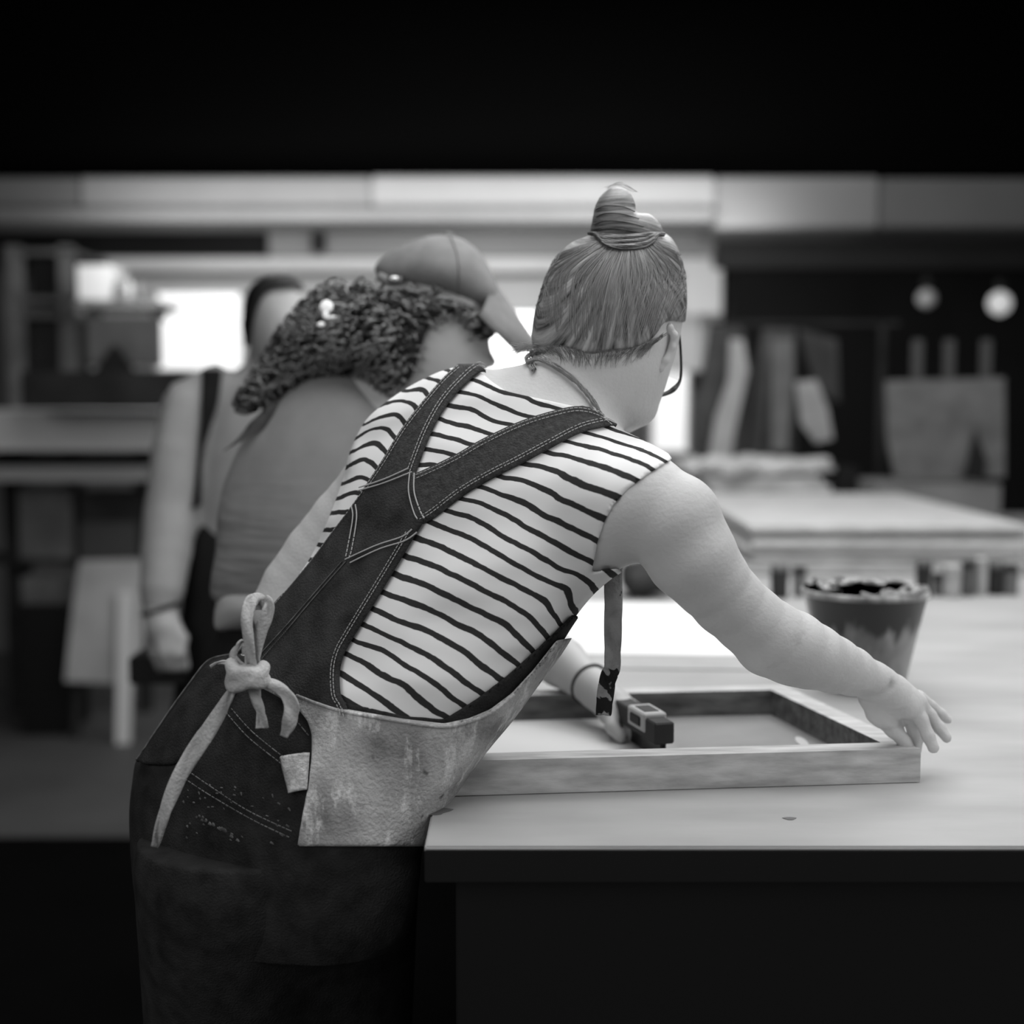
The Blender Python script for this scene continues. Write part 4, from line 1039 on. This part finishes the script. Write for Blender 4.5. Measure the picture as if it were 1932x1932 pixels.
for i in range(34):
    p = np.array([random.uniform(.64, 1.10), random.uniform(4.8, 5.15), zS+random.uniform(.005, .03)])
    q = p+np.array([random.uniform(-.10, .10), random.uniform(-.08, .08), random.uniform(-.01, .02)])
    hpf.cone(p, q, random.uniform(.02, .035), random.uniform(.018, .032), .03)
hm, _ = hpf.mesh('plastic_sheeting'); o = link('plastic_sheeting', hm, mat('sheeting', .74, .4, .06, 8, .3, 14, spec=.6)); tag(o, 'crumpled pale plastic sheeting heaped on the short stack of boards', 'sheeting')

# ================================================================== ROOM
def struct(o): return tag(o, kind='structure')
struct(box('floor', (-4.2, -1.5, -.1), (4.2, 7.3, -.001), mat('floor_paint', .33, .6, .03, 2), None, 0))
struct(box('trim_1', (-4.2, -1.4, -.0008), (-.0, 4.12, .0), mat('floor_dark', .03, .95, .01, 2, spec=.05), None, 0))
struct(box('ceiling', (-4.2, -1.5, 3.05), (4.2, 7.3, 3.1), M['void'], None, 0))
struct(box('wall_back', (-4.2, 7.2, 0), (4.2, 7.3, 3.05), mat('wall', .42, .9, .03, 2), None, 0))
struct(box('wall_left', (-4.3, -1.5, 0), (-4.2, 7.3, 3.05), mat('wall_l', .12, .9, .02, 2), None, 0))
struct(box('wall_right', (4.2, -1.5, 0), (4.3, 7.3, 3.05), mat('wall_r', .10, .9, .02, 2), None, 0))
# ceiling beams
a = ony(-300, 412, 6.0); b_ = ony(2300, 332, 6.0)
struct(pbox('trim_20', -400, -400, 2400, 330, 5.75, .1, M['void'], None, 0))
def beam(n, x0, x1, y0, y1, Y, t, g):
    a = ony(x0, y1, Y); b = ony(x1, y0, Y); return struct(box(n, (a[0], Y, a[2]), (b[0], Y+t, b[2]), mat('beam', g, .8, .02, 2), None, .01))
beam('trim_2', -300, 150, 334, 392, 5.6, .5, .36)  # light falloff along the beam painted as stepped greys, segment by segment
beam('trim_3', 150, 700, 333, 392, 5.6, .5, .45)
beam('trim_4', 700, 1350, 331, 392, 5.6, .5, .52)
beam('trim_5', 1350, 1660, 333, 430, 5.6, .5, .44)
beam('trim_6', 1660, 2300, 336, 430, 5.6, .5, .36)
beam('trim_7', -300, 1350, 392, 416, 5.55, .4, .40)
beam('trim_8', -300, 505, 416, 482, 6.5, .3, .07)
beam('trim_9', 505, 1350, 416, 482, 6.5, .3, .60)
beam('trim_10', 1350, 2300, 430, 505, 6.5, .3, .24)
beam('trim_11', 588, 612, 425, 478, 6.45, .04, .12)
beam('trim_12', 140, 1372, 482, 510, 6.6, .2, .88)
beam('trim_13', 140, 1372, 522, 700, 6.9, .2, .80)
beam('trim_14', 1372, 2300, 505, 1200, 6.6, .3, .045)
# bright windows
wl = emis('window_glow', .95, .72)
def window(n, x0, y0, x1, y1, Y, m=wl):
    w = pbox('window_%d' % n, x0, y0, x1, y1, Y, .03, m, None, .0); struct(w)
    for (a0, b0, a1, b1) in ((x0-6, y0-6, x1+6, y0), (x0-6, y1, x1+6, y1+6), (x0-6, y0, x0, y1), (x1, y0, x1+6, y1)):
        pbox('window_frame', a0, b0, a1, b1, Y-.02, .06, M['light'], w, .0)
window(1, 296, 552, 455, 696, 6.3)
window(2, 890, 590, 1012, 760, 6.3, emis('window_glow2', 1, 2.2))
window(3, 1232, 700, 1296, 850, 6.3, emis('window_glow3', .9, .6))
thing_box('glow_panel', 1288, 508, 1362, 592, 6.56, .03, emis('panel_glow1', .74, .30), 'lit patch of wall as a glowing panel, high right of the bun', 'board')  # lit wall patches, their brightness put in as emission
thing_box('glow_panel', 1245, 596, 1322, 700, 6.86, .03, emis('panel_glow2', .70, .30), 'lit patch of wall as a glowing panel, just below the upper one', 'board')

# left background shelf unit
sh = empty('shelf_unit', ony(85, 1320, 6.0), 'dark metal shelving at the far left', 'shelving')
for x in (36, 134): pbox('post', x-3, 462, x+3, 1325, 6.0, .04, M['mid'], sh)
for y in (470, 560, 590, 770): pbox('shelf', 30, y, 140, y+9, 6.0, .5, M['mid'], sh)
thing_box('storage_box', 58, 486, 130, 560, 6.1, .3, M['black'], 'black storage box on the top shelf at the far left', 'box')
thing_box('storage_box', 50, 604, 128, 769, 6.1, .3, M['dark'], 'dark storage box under the double shelf at the far left', 'box')
thing_box('paper_roll_box', 146, 500, 212, 566, 5.6, .2, M['white'], 'bright box standing on the wall shelf left of the window', 'box')
wsf = empty('wall_shelf', ony(220, 575, 5.5), 'long pale wall shelf left of the window', 'shelf')
pbox('board', 140, 566, 300, 580, 5.5, .35, M['mid'], wsf); pbox('bracket', 160, 580, 166, 600, 5.52, .2, M['dark'], wsf); pbox('bracket', 285, 580, 291, 600, 5.52, .2, M['dark'], wsf)
for i, (x, w_, t_) in enumerate(((225, 10, 548), (243, 9, 552), (262, 11, 545))):
    p = ony(x, 566, 5.6); lathe('bottle', [(.02, 0), (.022, .03), (.018, .06), (.008, .07), (.008, .085)], p, M['mid'] if i != 1 else M['light'], None, 14)
    bpy.context.scene.collection.objects[-1]; o = C.objects[-1]; tag(o, ('leftmost grey bottle on the wall shelf', 'pale bottle between two grey ones on the wall shelf', 'rightmost grey bottle on the wall shelf')[i], 'bottle', 'bottles on the wall shelf')
gp = empty('monitor', ony(232, 700, 5.0), 'grey panel monitor standing on the left bench', 'monitor')
pbox('panel', 166, 598, 300, 690, 5.0, .04, M['mid'], gp); panel('stand', [(180,700),(200,668),(215,650),(230,668),(250,700)], 4.96, .03, M['black'], gp)
thing_box('dark_cabinet', 40, 700, 350, 770, 4.9, .5, M['dark'], 'low dark cabinet behind the left worktable', 'cabinet')
# left worktable
lt = empty('worktable', ony(160, 1316, 5.7), 'pale worktable at the left with a shelf underneath', 'table')
a = ony(-60, 850, 5.2); b_ = ony(330, 850, 5.2); zt_ = a[2]
slab('tabletop', [(a[0]-.3, 5.2), (b_[0]-.05, 5.2), (b_[0]+.0, 6.0), (a[0]-.3, 6.0)], zt_, zt_+.15, mat('lt_top', .86, .6, .03, 4), lt)
pbox('rail', -60, 856, 300, 872, 5.6, .03, M['black'], lt); pbox('shelf', -60, 880, 272, 908, 5.5, .4, mat('lt_shelf', .80, .7), lt)
for x in (12, 258):
    l = ony(x, 900, 5.85); box('leg', (l[0], 5.8, 0), (l[0]+.05, 5.85, zt_), M['dark'], lt)
pbox('lower_shelf', -60, 1055, 272, 1066, 5.7, .3, M['dark'], lt)
def under(x0, y0, x1, y1, m, lab): thing_box('stock_box', x0, y0, x1, y1, 5.72, .26, m, lab, 'box')
under(36, 922, 134, 1054, M['mid'], 'grey box under the left worktable')
under(150, 930, 250, 984, M['dark'], 'dark flat box on top of the pair under the worktable')
under(150, 985, 250, 1054, mat('sb', .3, .7), 'dark grey box beneath the flat one under the worktable')
thing_box('stock_box', 40, 1090, 134, 1140, 5.4, .3, M['mid'], 'low grey box on the tall black one at the far left', 'box')
thing_box('stock_box', 44, 1141, 120, 1400, 5.4, .3, M['black'], 'tall black box standing on the floor at the far left', 'box')
fb = empty('folding_board', ony(190, 1312, 6.15), 'white folding board standing beside the person at the left', 'board')
panel('front_panel', [(150,1058),(272,1056),(262,1120),(240,1290),(122,1286),(135,1160)], 5.3, .03, mat('fb1', .72, .7, .06, 6), fb)
panel('leg', [(222,1120),(252,1120),(243,1406),(218,1406)], 5.26, .03, mat('fb2', .90, .7), fb)
panel('leg', [(140,1290),(152,1290),(146,1406),(134,1406)], 5.34, .03, M['dark'], fb)
panel('back_panel', [(205,1060),(272,1058),(268,1235),(232,1240)], 5.34, .02, M['white'], fb)
thing_box('black_tray', 243, 1240, 352, 1292, 2.95, .12, M['black'], 'black tray held low in the hand of the person at the left', 'tray')
p = ony(322, 1254, 2.98); cup = lathe('paper_cup', [(.022, 0), (.026, .02), (.029, .045), (.030, .046)], p+np.array([0, 0, -.002]), M['white'], None, 20); tag(cup, 'white cup held low by the person at the left', 'cup')

# right background rack
rk = empty('garment_rack', ony(1500, 900, 5.4), 'dark rack of hanging aprons at the back right', 'rack')
pbox('rail', 1340, 606, 1700, 614, 5.4, .03, M['dark'], rk); pbox('post', 1336, 606, 1343, 1392, 5.4, .03, M['dark'], rk); pbox('post', 1655, 606, 1662, 1392, 5.4, .03, M['dark'], rk)
hang = [([(1338,616),(1400,616),(1420,700),(1400,880),(1325,880),(1318,760)], .28, 'dark grey cloth hanging leftmost on the rack'),
 ([(1378,640),(1402,640),(1412,700),(1385,820),(1378,872),(1336,872),(1350,790),(1374,720)], .66, 'narrow pale strip of cloth hanging slanted on the rack'),
 ([(1440,620),(1500,620),(1502,870),(1410,880),(1425,740)], .30, 'grey apron hanging at the middle of the rack'),
 ([(1458,640),(1496,640),(1496,720),(1486,850),(1456,850)], .42, 'mid-grey apron in front of the middle one on the rack'),
 ([(1502,720),(1540,716),(1562,770),(1572,828),(1540,836),(1512,800)], .62, 'small pale cloth pinned at the right of the rack'),
 ([(1508,620),(1580,640),(1585,760),(1552,740),(1530,700)], .25, 'dark cloth above the small pale one on the rack')]
for i, (pg, g, lab) in enumerate(hang):
    o = panel('hanging_cloth', pg, 5.3-.035*i if i in (1, 3, 4) else 5.35, .02, mat('hc%d' % i, g, .9, .04, 10)); tag(o, lab, 'cloth', 'cloths hanging on the rack')
pn = empty('canvas_panel', ony(1780, 900, 4.8), 'grey canvas panel with three upright posts at the right edge', 'panel')
panel('canvas', [(1674,718),(1896,712),(1896,900),(1850,902),(1690,900),(1676,830)], 4.8, .03, mat('canv', .42, .9, .06, 10), pn)
for x in (1732, 1792, 1862): pbox('post', x-11, 640, x+11, 716, 4.81, .02, mat('post', .30, .8), pn)
panel('wedge', [(1842,815),(1862,870),(1858,905),(1820,905)], 4.76, .02, M['black'], pn)
thing_box('flat_case', 1652, 914, 1890, 992, 4.75, .4, mat('bench', .50, .7, .04, 6), 'grey flat case on the table below the canvas panel', 'case')
thing_box('toolbox', 1580, 880, 1620, 978, 5.0, .25, M['black'], 'black toolbox on the table left of the grey flat case', 'toolbox')
for x, y, rr, s, lab in ((1886, 572, 22, .7, 'bright round lamp at the right edge'), (1748, 563, 18, .02, 'dim round lamp left of the bright one')):
    c = ony(x, y, 6.0); R0 = rr/F*6.0
    e = empty('wall_lamp', c, lab, 'lamp'); lathe('shade', [(R0*.2, -R0), (R0*.8, -R0*.6), (R0, 0), (R0*.8, R0*.6), (R0*.2, R0)], c, emis('lamp%d' % x, .8, s), e, 20)
    lathe('socket', [(.02, R0), (.02, R0+.05)], c, M['dark'], e, 12)
# dark bag on the table seen under the arm
bg = Field((.0, 2.6, TZ), (.75, 3.5, TZ+.2), .008); 
c0 = onz(1215, 1128, TZ)
for i in range(14):
    q = c0+np.array([random.uniform(-.03, .05), random.uniform(-.03, .08), random.uniform(.02, .05)]); bg.cone(q, q+np.array([random.uniform(-.03, .03), .02, .01]), .022, .02, .02)
m_, _ = bg.mesh('cloth_bundle'); o = link('cloth_bundle', m_, M['dark']); tag(o, 'dark cloth bundle on the table seen through the gap under the arm', 'cloth')

# ================================================================== LIGHT, CAMERA
def area(name, loc, rot, size, energy, sy=None):
    l = bpy.data.lights.new(name, 'AREA'); l.energy = energy; l.size = size; l.shape = 'RECTANGLE'; l.size_y = sy or size
    o = bpy.data.objects.new(name, l); C.objects.link(o); o.location = loc; o.rotation_euler = rot; return o
def aim(o, t):
    v = Vector(t)-Vector(o.location); o.rotation_euler = v.to_track_quat('-Z', 'Y').to_euler()
aim(area('ceiling_light', (.5, 2.0, 2.95), (0, 0, 0), 2.4, 54, 2.0), (.3, 2.2, 0))
aim(area('key_light', (-1.6, -.6, 2.7), (0, 0, 0), 2.2, 44), (0, 1.6, 1.1))
aim(area('side_light', (2.6, 1.0, 2.4), (0, 0, 0), 1.6, 30), (.2, 1.6, 1.1))
aim(area('back_light', (.3, 4.6, 2.9), (0, 0, 0), 2.0, 26, 1.2), (.3, 4.9, 0))
aim(area('wall_fill', (-.3, 5.3, 1.95), (0, 0, 0), 2.6, 20, .3), (-.4, 7, 1.85))  # unseen fill added to brighten the back wall, no fitting there
aim(area('rim_light', (.7, 3.2, 2.8), (0, 0, 0), 1.2, 24), (.2, 1.6, 1.0))
w = bpy.data.worlds.new('world'); sc.world = w; w.use_nodes = True
w.node_tree.nodes['Background'].inputs[0].default_value = (.5, .5, .5, 1); w.node_tree.nodes['Background'].inputs[1].default_value = .55
cam = bpy.data.cameras.new('camera'); co_ = bpy.data.objects.new('camera', cam); C.objects.link(co_); sc.camera = co_
co_.location = (0, 0, CAMZ); co_.rotation_euler = (math.pi/2-pit, 0, 0)
cam.sensor_width = 36; cam.lens = 36*F/1932
cam.dof.use_dof = True; cam.dof.focus_distance = 1.52; cam.dof.aperture_fstop = cam.lens/1000/.024
cam.clip_start = .05
sc.view_settings.view_transform = 'Standard'; sc.view_settings.look = 'None'
